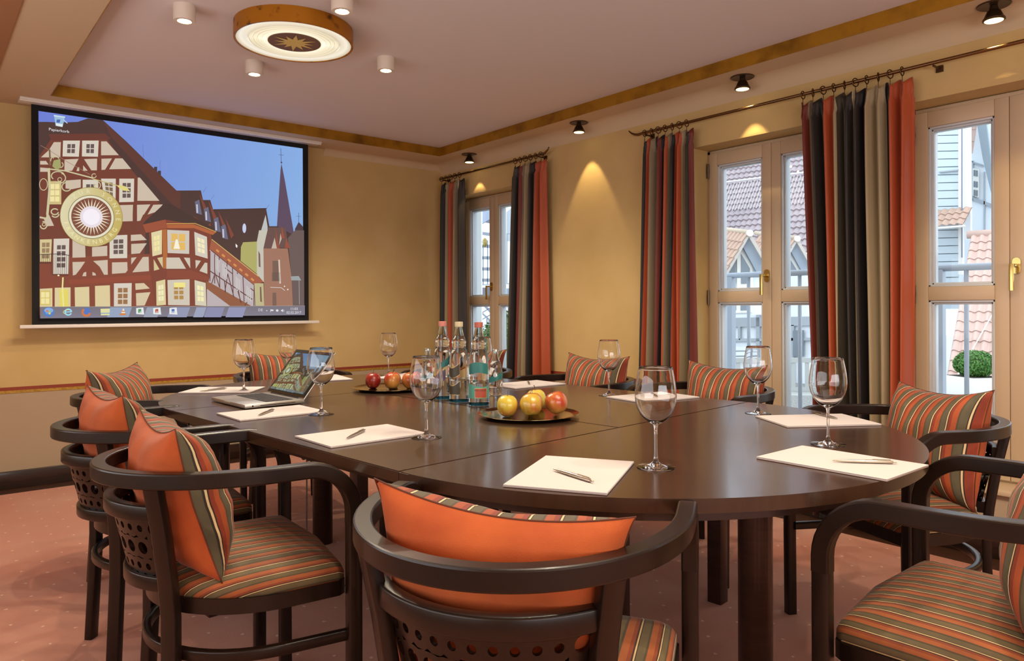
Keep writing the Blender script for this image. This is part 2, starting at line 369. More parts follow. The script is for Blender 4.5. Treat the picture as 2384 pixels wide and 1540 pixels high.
# ------------------------------------------------------------------ french doors
XD = 3.77
M_pane = panemat('window_glass'); M_steel = mat('hinge_steel', (120, 105, 88), 0.35, metal=0.9)
M_bead = mat('grey_white_bead', (205, 210, 214), 0.35)
def oval(bm, cy, cz, hw, hh, x0, x1, n=20):
    pts = []
    for k in range(n):
        a = 2*PI*k/n; y = hw*math.cos(a); z = hw*math.sin(a) + (hh-hw)*(1 if math.sin(a) >= 0 else -1); pts.append((cy+y, cz+z))
    va = [bm.verts.new((x0, y, z)) for y, z in pts]; vb = [bm.verts.new((x1, y, z)) for y, z in pts]
    bm.faces.new(va); bm.faces.new(vb[::-1])
    for i in range(n): bm.faces.new((va[i], va[(i+1) % n], vb[(i+1) % n], vb[i]))
def french_door(i, yl, yr, handle_side):
    root = empty('door_%d' % i, (XD, (yl+yr)/2, 0.30)); root['kind'] = S
    O = Vector((-XD, -(yl+yr)/2, -0.30))
    ym = (yl+yr)/2; zb, zt = 0.305, 2.052
    def part(name, boxes, m, par, bev=0.0):
        bm = bm_new()
        for (x0, x1, y0, y1, z0, z1) in boxes: add_box(bm, Vector(((x0+x1)/2, (y0+y1)/2, (z0+z1)/2))+O, (abs(x1-x0), abs(y1-y0), abs(z1-z0)), None, bev)
        return obj(name, bm, m, par, autosm=40 if bev else None)
    part('frame', [(XD, XD+0.08, yl, yl-0.022, zb, zt), (XD, XD+0.08, yr, yr+0.022, zb, zt), (XD, XD+0.08, yl, yr, zt-0.022, zt), (XD, XD+0.08, yl, yr, zb, zb+0.03)], M_door, root, 0.003)
    for side in (1, -1):
        a, b = (yl-0.020, ym+0.001) if side == 1 else (ym-0.001, yr+0.020)     # a > b
        gl = (a-0.057, b+0.057) if side == 1 else (a-0.057, b+0.057)
        x0, x1 = XD-0.012, XD+0.05
        G = ((1.19, 1.958), (0.44, 1.125))
        lf = part('leaf', [(x0, x1, a, gl[0], zb+0.01, zt-0.02), (x0, x1, gl[1], b, zb+0.01, zt-0.02), (x0, x1, gl[0], gl[1], 1.958, zt-0.02),
                           (x0, x1, gl[0], gl[1], 1.125, 1.19), (x0, x1, gl[0], gl[1], zb+0.01, 0.44)], M_door, root, 0.003)
        for z0, z1 in G:
            q = 0.010
            part('glazing_bead', [(x0+0.008, x1, gl[0], gl[0]-q, z0, z1), (x0+0.008, x1, gl[1]+q, gl[1], z0, z1), (x0+0.008, x1, gl[0], gl[1], z1-q, z1), (x0+0.008, x1, gl[0], gl[1], z0, z0+q),
                                  (x0+0.022, x1+0.01, gl[0]-q, gl[0]-2*q, z0, z1), (x0+0.022, x1+0.01, gl[1]+2*q, gl[1]+q, z0, z1), (x0+0.022, x1+0.01, gl[0], gl[1], z1-2*q, z1-q), (x0+0.022, x1+0.01, gl[0], gl[1], z0+q, z0+2*q)], M_bead, lf, 0.002)
            bm = bm_new(); xx = XD+0.03
            bm.faces.new([bm.verts.new(Vector(p)+O) for p in ((xx, gl[0]-q, z0+q), (xx, gl[1]+q, z0+q), (xx, gl[1]+q, z1-q), (xx, gl[0]-q, z1-q))])
            obj('pane', bm, M_pane, lf)
        for hz in (1.93, 1.155, 0.5):
            ye = a+0.004 if side == 1 else b-0.004
            bm = bm_new(); lathe(bm, [(0, -0.045), (0.007, -0.045), (0.007, -0.012), (0.0085, -0.012), (0.0085, 0.012), (0.007, 0.012), (0.007, 0.045), (0, 0.045)], 10, Vector((x0-0.004, ye, hz))+O)
            obj('hinge', bm, M_steel, lf, autosm=40)
        if side == handle_side:
            yh = b+0.026 if side == 1 else a-0.026
            bm = bm_new(); oval(bm, yh+O.y, 1.275+O.z, 0.016, 0.036, x0-0.008+O.x, x0+O.x)
            tube(bm, [Vector((x0-0.005, yh, 1.275))+O, Vector((x0-0.045, yh, 1.275))+O, Vector((x0-0.052, yh+0.006, 1.272))+O], 0.008, 12)
            rect_sweep(bm, [Vector((x0-0.052, yh+0.006, 1.282))+O, Vector((x0-0.054, yh+0.006, 1.25))+O, Vector((x0-0.052, yh+0.006, 1.165))+O], 0.011, 0.019, lambda k: (1, 0, 0), 0.004)
            obj('handle', bm, M_brass, lf, autosm=40)
    return root
french_door(1, *DOORS[0], 1); french_door(2, *DOORS[1], 1); french_door(3, *DOORS[2], -1); french_door(4, *DOORS[3], 1)
for i, (yl, yr) in enumerate(DOORS): box('trim_%d' % (10+i), ((XW-0.03+XD+0.1)/2, (yl+yr)/2, 0.2925), (XD+0.1-XW+0.03, yl-yr+0.04, 0.025), M_door, kind=S, bevel=0.006)

# ------------------------------------------------------------------ projection screen
scr = empty('projection_screen', (1.43, 5.24, 1.0), 0, 'large pull-down projection screen with black border on the end wall', 'screen')
def P(name, c, s, m, par, bevel=0.0):
    L = Vector(scr.location); return box(name, Vector(c)-L, s, m, par, bevel)
P('black_border', (1.4305, 5.242, 1.6815), (1.769, 0.004, 1.357), M_black, scr)
P('bottom_bar', (1.439, 5.238, 0.993), (1.912, 0.026, 0.022), M_white, scr, 0.004)
P('housing', (1.43, 5.20, 2.353), (1.90, 0.125, 0.014), M_white, scr, 0.002)
P('housing_lip', (1.43, 5.155, 2.343), (1.90, 0.008, 0.008), M_white, scr)

# ------------------------------------------------------------------ the projected picture: flat coloured shapes on the screen plane
SY = 5.2395
mp = bpy.data.materials.new('projected_light'); mp.use_nodes = True; nt = mp.node_tree; b = nt.nodes['Principled BSDF']
at = nt.nodes.new('ShaderNodeVertexColor'); at.layer_name = 'Col'; b.inputs['Base Color'].default_value = (0.02, 0.02, 0.02, 1); b.inputs['Roughness'].default_value = 0.9; b.inputs['Specular IOR Level'].default_value = 0.0
nt.links.new(at.outputs['Color'], b.inputs['Emission Color']); b.inputs['Emission Strength'].default_value = 0.86
CROP = {'A': (80, 240, 5.924), 'B': (80, 500, 5.924), 'C': (400, 300, 5.924), 'D': (400, 520, 5.924), 'P': (0, 0, 1.0), 'S': (0, 200, 2.566)}
pv, pf, pc = [], [], []
LAY = [0]
def px(cr, x, y): o = CROP[cr]; return (o[0]+x/o[2], o[1]+y/o[2])
HZC = (138, 130, 136)
def hz(c): return tuple(v*0.85+h_*0.15 for v, h_ in zip(c, HZC))  # pale haze over the projection, mixed into every picture colour
def poly(cr, col, pts, layer=None):
    LAY[0] += 1; yy = SY - LAY[0]*0.000045
    i0 = len(pv)
    for k, (x, y) in enumerate(pts):
        q = on_y(*px(cr, x, y), SY); pv.append((q.x, yy, q.z))
        c = col[k] if isinstance(col[0], (tuple, list)) else col
        pc.append((*lin(hz(c)), 1))
    pf.append(tuple(range(i0, i0+len(pts))))
def line(cr, col, pts, wd):
    """ribbon of width wd (in crop units)"""
    for (x0, y0), (x1, y1) in zip(pts, pts[1:]):
        dx, dy = x1-x0, y1-y0; L = math.hypot(dx, dy) or 1; nx, ny = -dy/L*wd/2, dx/L*wd/2; ex, ey = dx/L*wd*.2, dy/L*wd*.2
        poly(cr, col, [(x0+nx-ex, y0+ny-ey), (x1+nx+ex, y1+ny+ey), (x1-nx+ex, y1-ny+ey), (x0-nx-ex, y0-ny-ey)])
def arc(cr, col, c, rx, ry, a0, a1, wd, n=14):
    line(cr, col, [(c[0]+rx*math.cos(a0+(a1-a0)*k/n), c[1]+ry*math.sin(a0+(a1-a0)*k/n)) for k in range(n+1)], wd)
def disc(cr, col, c, rx, ry, n=28, rot=0.0):
    poly(cr, col, [(c[0]+rx*math.cos(2*PI*k/n)*math.cos(rot)-ry*math.sin(2*PI*k/n)*math.sin(rot), c[1]+rx*math.cos(2*PI*k/n)*math.sin(rot)+ry*math.sin(2*PI*k/n)*math.cos(rot)) for k in range(n)])
# sky
poly('P', [(98, 118, 214), (128, 172, 232), (134, 180, 230), (104, 148, 214)], [(89.6, 258.5), (704.6, 346), (706.5, 734), (92.4, 741.7)])
WOOD = (108, 50, 34); ROOF = (66, 42, 36); CR = (206, 188, 164); FR = (218, 208, 190); PN = (92, 74, 70); LIT = (246, 232, 160)
# roofs and masses
poly('C', (82, 62, 84), [(1512, 478), (1560, 720), (1680, 1420), (1690, 1540), (1430, 1540), (1450, 1340), (1500, 560)])
line('C', (60, 66, 96), [(1503, 270), (1510, 480)], 6); line('C', (60, 66, 96), [(1475, 358), (1540, 366)], 5); disc('C', (60, 60, 90), (1512, 465), 12, 12, 10)
poly('C', (62, 46, 52), [(1750, 1285), (1812, 1355), (1814, 1540), (1680, 1540), (1700, 1380)]); line('C', (60, 66, 96), [(1750, 1160), (1750, 1290)], 5); line('C', (60, 66, 96), [(1720, 1205), (1778, 1210)], 4)
poly('P', ROOF, [(89.8, 284), (110, 284), (141, 285.5), (181, 284), (205, 275.5), (225, 278), (239.5, 279.7), (294, 329.5), (330, 365), (411, 444), (467.5, 443.5), (472.6, 466), (489.5, 466), (496, 488), (619.5, 485.7), (627, 527), (646, 527), (706, 560), (706.6, 734), (92.4, 741.7)])
for x, y in ((1670, 880), (1722, 935)): poly('A', (56, 44, 52), [(x-20, y), (x+24, y), (x+22, y+130), (x-18, y+110)])
for a, b2 in (((1495, 570), (1503, 755)), ((1735, 800), (1730, 940))): line('A', (70, 80, 130), [a, b2], 3)
line('C', (70, 76, 120), [(430, 880), (475, 805)], 3); line('C', (70, 76, 120), [(540, 975), (588, 910)], 3); line('C', (70, 76, 120), [(1305, 1095), (1345, 1050)], 3)
# gable wall timber
poly('P', WOOD, [(90.5, 365), (119, 324), (247, 321), (266, 348), (375, 478), (384, 486), (365, 505), (340, 512), (330, 730), (92, 735), (92, 365)])
poly('P', (126, 56, 36), [(92, 600), (400, 590), (490, 520), (500, 730), (92, 735)])
poly('A', (96, 44, 32), [(190, 430), (980, 420), (1060, 500), (240, 520)])
poly('A', (84, 44, 34), [(980, 300), (1060, 470), (1900, 1400), (2014, 1470), (2014, 1215), (1960, 1210), (1480, 745), (945, 240)])
P_A = [[(90, 750), (200, 650), (270, 540), (365, 540), (358, 750)], [(920, 530), (995, 530), (1165, 720), (920, 722)], [(415, 780), (610, 770), (520, 935), (415, 940)], [(685, 775), (865, 768), (862, 930), (785, 930)],
 [(925, 770), (1070, 765), (975, 920), (925, 925)], [(1115, 765), (1215, 765), (1335, 910), (1030, 915)], [(1425, 1030), (1455, 1030), (1725, 1350), (1420, 1350)], [(430, 1070), (640, 1055), (640, 1165), (520, 1190), (430, 1180)],
 [(1175, 1410), (1360, 1405), (1355, 1540), (1175, 1540)], [(1415, 1405), (1600, 1400), (1510, 1540), (1415, 1540)], [(1640, 1405), (1770, 1400), (1690, 1500), (1560, 1540)], [(80, 800), (160, 800), (195, 850), (80, 850)], [(595, 890), (618, 885), (618, 940), (580, 940)], [(672, 860), (735, 935), (672, 935)], [(80, 890), (190, 900), (185, 950), (80, 950)]]
for q in P_A: poly('A', CR, q)
P_B = [[(525, 330), (700, 430), (705, 590), (525, 595)], [(795, 450), (1005, 430), (1005, 570), (795, 580)], [(1330, 280), (1470, 272), (1550, 350), (1330, 365)], [(1335, 405), (1550, 395), (1455, 535), (1335, 545)], [(1335, 595), (1410, 588), (1335, 690)],
 [(1495, 585), (1575, 583), (1580, 780), (1350, 798)], [(525, 655), (700, 650), (640, 740), (570, 830), (530, 840)], [(810, 640), (1010, 625), (1012, 830), (960, 830), (900, 720)], [(660, 850), (680, 800), (715, 790), (715, 850)], [(800, 790), (840, 810), (850, 840), (800, 840)],
 [(1070, 660), (1280, 655), (1285, 770), (1255, 805), (1070, 818)], [(1180, 0), (1355, 0), (1355, 90), (1215, 95)], [(1415, 0), (1500, 0), (1460, 85), (1415, 90)], [(130, 60), (200, 0), (270, 155), (175, 160)]]
for q in P_B: poly('B', CR, q)
for q in ([(555, 1005), (755, 995), (760, 1275), (560, 1275)], [(835, 985), (1040, 975), (1045, 1275), (838, 1275)], [(280, 1010), (498, 1005), (498, 1275), (280, 1275)], [(75, 1025), (248, 1015), (248, 1275), (75, 1275)]): poly('B', (222, 204, 150), q)
for q in ([(1390, 950), (1510, 945), (1590, 1020), (1395, 1040)], [(1400, 1085), (1600, 1070), (1520, 1255), (1405, 1258)]): poly('B', (216, 196, 158), q)
poly('B', (140, 58, 36), [(480, 900), (800, 880), (1640, 830), (1800, 780), (1800, 830), (1660, 900), (800, 950), (480, 960)])
def window(cr, q, cols, rows, fr=FR, pn=PN, inset=0.2):
    poly(cr, fr, q)
    def bl(u, v): a = [q[0][i]*(1-u)+q[1][i]*u for i in (0, 1)]; b_ = [q[3][i]*(1-u)+q[2][i]*u for i in (0, 1)]; return (a[0]*(1-v)+b_[0]*v, a[1]*(1-v)+b_[1]*v)
    g = 0.05
    for i in range(cols):
        for j in range(rows):
            u0 = inset+(1-2*inset)*i/cols+g/2; u1 = inset+(1-2*inset)*(i+1)/cols-g/2; v0 = inset*.8+(1-1.6*inset)*j/rows+g/2; v1 = inset*.8+(1-1.6*inset)*(j+1)/rows-g/2
            poly(cr, pn, [bl(u0, v0), bl(u1, v0), bl(u1, v1), bl(u0, v1)])
window('A', [(395, 520), (628, 520), (612, 742), (388, 738)], 2, 2, inset=0.24); window('A', [(658, 520), (886, 520), (876, 742), (655, 738)], 2, 2, inset=0.24)
window('A', [(1170, 1045), (1375, 1045), (1370, 1365), (1168, 1370)], 2, 3); window('A', [(918, 1045), (1122, 1045), (1118, 1360), (960, 1300)], 2, 3, pn=(120, 96, 66)); window('A', [(665, 1060), (880, 1060), (880, 1400), (665, 1400)], 2, 3)
window('A', [(190, 1080), (370, 1080), (370, 1400), (190, 1400)], 2, 3, fr=(206, 186, 120), pn=LIT, inset=0.12)
window('B', [(1035, 290), (1280, 280), (1278, 600), (1035, 605)], 2, 3); window('B', [(265, 335), (480, 330), (470, 820), (255, 820)], 2, 4); window('B', [(75, 345), (240, 340), (225, 650), (75, 650)], 2, 3, fr=(214, 198, 140), pn=(150, 120, 84), inset=0.15)
window('B', [(1095, 950), (1340, 945), (1335, 1300), (1095, 1300)], 2, 3, pn=(150, 104, 60))
window('B', [(75, 1050), (220, 1050), (220, 1250), (75, 1250)], 2, 2, fr=(214, 190, 90), pn=LIT, inset=0.08)
poly('B', (232, 216, 90), [(345, 1030), (460, 1030), (465, 1275), (345, 1275)])
# ground balcony and light string
for k in range(16): line('B', (52, 34, 32), [(75+k*26, 548+abs(8-k)), (75+k*26, 820 if k > 5 else 670)], 5)
line('B', (44, 30, 30), [(70, 552), (370, 540), (478, 565)], 8); line('B', (44, 30, 30), [(70, 670), (240, 668)], 8); line('B', (60, 34, 30), [(245, 828), (465, 835)], 10)
line('B', (240, 232, 150), [(392, 870), (385, 1000), (400, 1270)], 20); disc('B', (255, 250, 200), (330, 840), 14, 11, 10)
# bay, its windows and eaves
poly('P', (118, 52, 34), [(345, 520), (380, 505), (452, 505), (488, 530), (486, 655), (478, 715), (362, 715), (350, 640)])
poly('B', (176, 96, 40), [(1755, 210), (1820, 200), (1835, 745), (1775, 745)])
window('B', [(1608, 250), (1755, 213), (1755, 545), (1625, 577)], 2, 3, fr=(226, 212, 160), pn=LIT, inset=0.2)
window('D', [(-68, 92), (237, 106), (235, 425), (-62, 412)], 2, 2, fr=(208, 198, 184), pn=(232, 184, 84), inset=0.16)
poly('D', (252, 246, 222), [(50, 225), (75, 225), (110, 355), (20, 355)])
window('D', [(305, 120), (480, 190), (490, 490), (320, 440)], 2, 3, fr=(212, 204, 186), pn=(250, 240, 190), inset=0.2)
window('D', [(-65, 785), (240, 775), (242, 1135), (-55, 1130)], 2, 3, fr=(210, 198, 178), pn=(176, 132, 60), inset=0.26)
poly('D', (246, 232, 130), [(25, 820), (180, 820), (182, 885), (25, 885)])
window('D', [(308, 785), (462, 825), (472, 1142), (318, 1132)], 2, 3, fr=(214, 206, 178), pn=(250, 242, 178), inset=0.2)
window('B', [(1675, 925), (1800, 895), (1810, 1245), (1680, 1257)], 2, 3, fr=(222, 208, 150), pn=(246, 240, 190), inset=0.2)
for q in ([(-80, 475), (100, 475), (190, 630), (-80, 630)], [(160, 475), (245, 480), (250, 625)], [(320, 510), (395, 520), (325, 630)], [(450, 545), (485, 550), (485, 700), (375, 660)]): poly('D', (208, 196, 176), q)
for q in ([(1640, 615), (1720, 755), (1645, 775)], [(1690, 600), (1765, 585), (1768, 740)]): poly('B', (214, 196, 140), q)
poly('D', (132, 58, 38), [(-75, 650), (260, 650), (500, 740), (500, 790), (250, 770), (-75, 760)])
poly('S', (58, 38, 32), [(870, 805), (985, 700), (1010, 705), (1290, 860), (1270, 880), (1160, 830), (985, 800), (850, 830)])
poly('D', (176, 88, 44), [(-90, 25), (300, 18), (600, 130), (560, 165), (300, 70), (-90, 70)]); line('D', (206, 150, 70), [(-100, 10), (315, 5), (605, 122)], 12)
poly('S', (150, 68, 40), [(850, 830), (985, 800), (1000, 850), (870, 880)])
# side street: half-timbered wing
poly('D', (186, 174, 176), [(515, 365), (1130, 860), (1140, 1145), (480, 1145), (478, 920), (515, 750)])
poly('D', (160, 82, 52), [(540, 235), (1190, 740), (1262, 812), (1128, 852), (515, 352)]); line('D', (210, 168, 92), [(545, 225), (1190, 735)], 12)
poly('D', (138, 80, 50), [(470, 800), (540, 830), (1095, 1145), (800, 1145), (478, 905)])
TB = (92, 52, 46)
for (x0, y0, x1, y1) in ((520, 385, 520, 800), (585, 430, 585, 830), (648, 470, 655, 890), (830, 620, 840, 1000), (895, 680, 900, 700), (975, 740, 990, 1080), (1130, 860, 1125, 1140), (720, 800, 735, 950), (910, 920, 940, 1090)): line('D', TB, [(x0, y0), (x1, y1)], 12)
line('D', TB, [(520, 660), (1100, 1050)], 14)
for (x0, y0, x1, y1) in ((590, 690, 545, 830), (590, 690, 650, 880), (765, 700, 725, 950), (765, 700, 850, 1020), (905, 940, 950, 1100), (760, 520, 750, 640), (720, 610, 830, 700), (1030, 1090, 1000, 1140), (1080, 900, 1130, 940)): line('D', TB, [(x0, y0), (x1, y1)], 12)
for k in range(7): line('D', (214, 140, 70), [(610+k*80, 370+k*66), (640+k*80, 395+k*66)], 26)
for (a, b2, wc) in ((600, 470, 40), (700, 560, 70), (880, 740, 60), (1030, 870, 60)): 
    for j in range(3): line('D', (212, 208, 200), [(a+j*24, b2+j*20), (a+j*24, b2+170+j*20)], 10)
# dormers and far roofs
for k, (x, y) in enumerate(((340, 1010), (465, 1110), (600, 1250), (700, 1350))):
    poly('C', (120, 56, 40), [(x+30, y-120), (x+150, y+120), (x+110, y+170)]); poly('C', (96, 96, 120), [(x-30, y), (x+30, y-30), (x+70, y+180), (x-10, y+160)]); line('C', (196, 196, 214), [(x, y+40), (x+5, y+150)], 22)
disc('C', (198, 208, 240), (992, 1375), 26, 66, 16)
line('C', (52, 34, 34), [(570, 1118), (1300, 1102)], 10)
poly('D', (172, 168, 92), [(975, 265), (1165, 255), (1165, 700), (940, 520), (945, 330)])
poly('C', (188, 192, 190), [(1285, 1190), (1312, 1350), (1312, 1440), (1255, 1540), (1185, 1540)])
poly('D', (198, 194, 176), [(1195, 100), (1310, 100), (1255, 350), (1265, 820), (1165, 705), (1165, 255)])
poly('D', (190, 180, 130), [(1130, 830), (1255, 830), (1265, 1140), (1145, 1140)])
poly('D', (156, 108, 84), [(1255, 350), (1590, 350), (1640, 720), (1660, 1145), (1265, 1145)]); poly('D', (96, 66, 60), [(1320, 60), (1560, 60), (1600, 340), (1255, 350)])
poly('D', (96, 78, 74), [(1590, 210), (1690, 100), (1815, 100), (1818, 1145), (1660, 1145), (1640, 720)])
for q in ([(1420, 70), (1475, 350), (1440, 350)], [(1510, 40), (1545, 210), (1500, 210)], [(1570, 205), (1620, 345), (1550, 345)]): poly('D', (150, 66, 44), q)
for q in ([(1410, 200), (1440, 350), (1365, 350)], [(1490, 140), (1505, 220), (1470, 310)]): poly('D', (196, 178, 158), q)
for q in ([(1185, 380), (1210, 430), (1215, 610), (1190, 600)], [(1205, 880), (1225, 880), (1235, 1090), (1210, 1080)], [(1380, 520), (1480, 520), (1485, 800), (1380, 800)], [(1380, 960), (1430, 960), (1435, 1140), (1380, 1140)]): poly('D', (112, 84, 68), q)
line('D', (214, 196, 180), [(1470, 510), (1485, 830)], 22); line('D', (214, 206, 196), [(1350, 885), (1500, 890), (1550, 930)], 8); disc('D', (255, 244, 220), (1545, 872), 9, 9, 8); disc('D', (255, 244, 220), (1590, 915), 10, 10, 8)
for k in range(9): line('D', (70, 56, 52), [(1375+k*13, 680), (1375+k*13, 800)], 4)
poly('D', (150, 158, 160), [(1630, 735), (1740, 730), (1775, 790), (1640, 790)]); line('D', (150, 158, 160), [(1745, 790), (1750, 1120)], 8)
# inn sign: bracket
IR = (206, 196, 150)
line('A', IR, [(195, 910), (205, 1200), (175, 1540)], 34); line('B', IR, [(175, 0), (170, 60), (75, 40)], 24); line('A', IR, [(195, 915), (420, 940), (800, 1040)], 18); line('A', (196, 180, 110), [(800, 1050), (1130, 1140), (1310, 1220)], 12)
line('A', (150, 122, 96), [(190, 650), (420, 800), (760, 990)], 6); line('A', (150, 122, 96), [(80, 590), (210, 660)], 6); line('A', (120, 90, 60), [(205, 650), (215, 860)], 24)
for c, rx, ry, a0, a1, wd in (((320, 1010), 90, 60, 2.4, 6.0, 14), ((340, 1040), 85, 70, -1.2, 2.4, 14), ((440, 1160), 65, 60, 0, 6.28, 14), ((345, 1060), 28, 25, 0, 6, 9), ((860, 1140), 45, 50, -1.6, 3.6, 12), ((850, 1150), 24, 24, 0, 6, 8), ((815, 1010), 30, 28, 0, 5.5, 10), ((280, 800), 60, 55, 3.0, 5.8, 12), ((350, 860), 40, 38, -1, 4, 12), ((120, 1130), 55, 80, 0, 6.28, 10), ((275, 1505), 50, 40, 0.2, 5.6, 16), ((290, 770), 34, 30, 3, 6.2, 9)):
    arc('A', IR, c, rx, ry, a0, a1, wd)
poly('A', (160, 160, 96), [(260, 800), (350, 780), (360, 900), (300, 930), (240, 880)])
arc('B', IR, (120, 150), 45, 50, -1.8, 3.0, 16); arc('B', IR, (125, 140), 22, 22, 0, 6, 10); arc('B', IR, (280, 0), 50, 40, 0, 2.6, 16)
poly('A', (226, 214, 120), [(1125, 1145), (1180, 1140), (1250, 1160), (1310, 1222), (1215, 1215), (1160, 1180)])
# the round sun sign
SCN = (211.0, 506.3); RA, RB, RT = 73.5, 68.5, 0.35
def ell(k, n, s, sb=None):
    a = 2*PI*k/n; x = RA*s*math.cos(a); y = RB*(sb or s)*math.sin(a); return (SCN[0]+x*math.cos(RT)-y*math.sin(RT), SCN[1]+x*math.sin(RT)+y*math.cos(RT))
def edisc(col, s, n=48): poly('P', col, [ell(k, n, s) for k in range(n)])
n = 48
def ecol(a):  # leaf gold at top and right, paler towards the left
    t_ = 0.5+0.5*math.cos(a-0.2); return (int(196+30*(1-t_)), int(172+46*(1-t_)), int(84+90*(1-t_)))
edisc((150, 132, 60), 1.0); poly('P', [ecol(2*PI*k/n+RT) for k in range(n)], [ell(k, n, 0.985) for k in range(n)])
edisc((120, 108, 60), 0.735); edisc((232, 226, 196), 0.715); edisc((120, 66, 44), 0.64)
for k in range(30):
    a = 2*PI*k/30; da = 0.075; p0 = ell(a-da, 2*PI, 0.30); p1 = ell(a+da, 2*PI, 0.30); m0 = ell(a+0.05, 2*PI, 0.46); m1 = ell(a-0.02, 2*PI, 0.47); tt = ell(a+0.03, 2*PI, 0.62)
    poly('P', (240, 226, 196), [p0, m1, tt, m0, p1])
edisc((236, 226, 232), 0.36); edisc((252, 246, 252), 0.27)
def ptext(body, cx_, cy_, size, col, rot=0.0):
    LAY[0] += 1
    q = on_y(cx_, cy_, SY); q2 = on_y(cx_+10, cy_, SY); sc_ = (q2.x-q.x)/10
    cu = bpy.data.curves.new('t', 'FONT'); cu.body = body; cu.size = size*sc_*1.25; cu.align_x = 'CENTER'; cu.align_y = 'CENTER'; cu.resolution_u = 2
    o = bpy.data.objects.new('t', cu); me = bpy.data.meshes.new_from_object(o); bpy.data.objects.remove(o)
    M = Matrix.Translation((q.x, SY-LAY[0]*0.000045, q.z)) @ Matrix.Rotation(PI/2, 4, 'X') @ Matrix.Rotation(rot, 4, 'Z')
    i0 = len(pv)
    for v in me.vertices: pv.append(tuple(M @ v.co)); pc.append((*lin(hz(col)), 1))
    for p in me.polygons: pf.append(tuple(i0+j for j in p.vertices))
    bpy.data.meshes.remove(me)
for i, ch in enumerate('ZUR SONNE'):
    a = -PI+0.55+i*0.29; p = ell(a, 2*PI, 0.85); 
    if ch != ' ': ptext(ch, p[0], p[1], 12, (236, 226, 176), -(a+RT+PI/2)+0.0)
for i, ch in enumerate('FRANKENBERG'):
    a = PI-0.62-i*0.235; p = ell(a, 2*PI, 0.85); ptext(ch, p[0], p[1], 12, (244, 236, 170), -(a+RT-PI/2))
# desktop furniture
poly('A', (150, 190, 220), [(262, 180), (412, 205), (380, 340), (285, 325)]); poly('A', (206, 232, 240), [(258, 176), (416, 200), (412, 216), (262, 196)]); poly('A', (228, 240, 240), [(285, 290), (385, 305), (378, 342), (290, 326)]); poly('A', (60, 90, 170), [(300, 240), (350, 240), (340, 285), (295, 280)]); line('A', (200, 226, 240), [(395, 245), (445, 290)], 10)
ptext('Papierkorb', 136, 306, 8.6, (238, 238, 240))
poly('P', [(110, 104, 112), (112, 106, 118), (120, 118, 134), (118, 116, 132)], [(92.2, 714.8), (706.4, 713), (706.5, 734), (92.4, 741.7)])
for a, b2, c in ((255, 305, (142, 160, 188)), (340, 372, (150, 158, 176)), (395, 440, (140, 146, 178)), (455, 478, (150, 158, 188)), (480, 520, (132, 134, 172)), (530, 570, (140, 144, 180))): poly('P', c, [(a, 716), (b2, 716), (b2-8, 739), (a-8, 739)])
line('P', (168, 160, 150), [(92.4, 714.8), (706.4, 712.6)], 0.7)
disc('B', (70, 120, 190), (190, 1345), 78, 66, 24); disc('B', (130, 170, 226), (190, 1322), 62, 36, 20)
for dx, dy, c in ((-22, -14, (226, 110, 60)), (14, -10, (150, 200, 70)), (-24, 16, (90, 160, 230)), (12, 20, (240, 210, 80))): poly('B', c, [(190+dx-14, 1345+dy-12), (190+dx+16, 1345+dy-10), (190+dx+12, 1345+dy+12), (190+dx-16, 1345+dy+10)])
arc('B', (150, 220, 240), (458, 1345), 44, 40, 0.5, 6.1, 20); line('B', (150, 220, 240), [(415, 1345), (505, 1340)], 14); arc('B', (226, 226, 120), (455, 1345), 66, 30, 2.2, 5.0, 7)
disc('B', (70, 110, 190), (712, 1335), 52, 50, 20); arc('B', (216, 108, 44), (706, 1345), 52, 50, 0.4, 3.9, 28)
poly('B', (228, 224, 160), [(900, 1300), (1028, 1296), (1025, 1388), (905, 1390)]); line('B', (110, 160, 200), [(905, 1362), (1025, 1360)], 12)
poly('B', (240, 226, 206), [(1208, 1298), (1222, 1298), (1240, 1360), (1185, 1360)]); poly('B', (220, 120, 40), [(1165, 1362), (1250, 1362), (1252, 1385), (1165, 1388)]); line('B', (220, 120, 40), [(1196, 1335), (1234, 1335)], 14)
for x, c in ((1448, (60, 140, 80)), (1682, (180, 74, 50)), (1905, (60, 100, 180))):
    poly('B', (234, 238, 236), [(x-58, 1290), (x+40, 1282), (x+52, 1380), (x-58, 1372)]); poly('B', c, [(x-30, 1305), (x+12, 1302), (x+12, 1355), (x-30, 1355)])
ptext('X', 324, 727.6, 6.5, (240, 244, 240)); ptext('P', 363, 727.6, 6.5, (244, 240, 236)); ptext('W', 400.3, 727, 6, (240, 244, 250))
ptext('DE', 603, 722.3, 7, (220, 220, 224)); poly('D', (230, 230, 230), [(1290, 1198), (1300, 1212), (1278, 1212)])
line('D', (235, 235, 235), [(1342, 1190), (1342, 1228)], 5); poly('D', (235, 235, 235), [(1344, 1190), (1385, 1196), (1375, 1212), (1344, 1210)])
disc('D', (226, 226, 228), (1432, 1205), 19, 17, 8); poly('D', (236, 236, 236), [(1486, 1198), (1496, 1198), (1512, 1184), (1512, 1228), (1496, 1214), (1486, 1214)]); arc('D', (230, 230, 230), (1508, 1206), 18, 18, -0.8, 0.8, 4, 5)
ptext('11:03', 681, 719.8, 6.4, (238, 238, 240)); ptext('02.02.2017', 680.5, 728.4, 6.2, (238, 238, 240))
poly('D', (250, 250, 252), [(860, 285), (892, 322), (878, 326), (884, 342), (874, 344), (868, 328), (862, 334)])
me = bpy.data.meshes.new('projected_picture'); me.from_pydata([Vector(v)-Vector(scr.location) for v in pv], [], pf)
ca = me.color_attributes.new('Col', 'FLOAT_COLOR', 'POINT')
for i, c in enumerate(pc): ca.data[i].color = c
pic = link('projected_picture', me, mp, scr)
tag(pic, 'bright projected picture of half-timbered houses at dusk with a round gold sun sign')

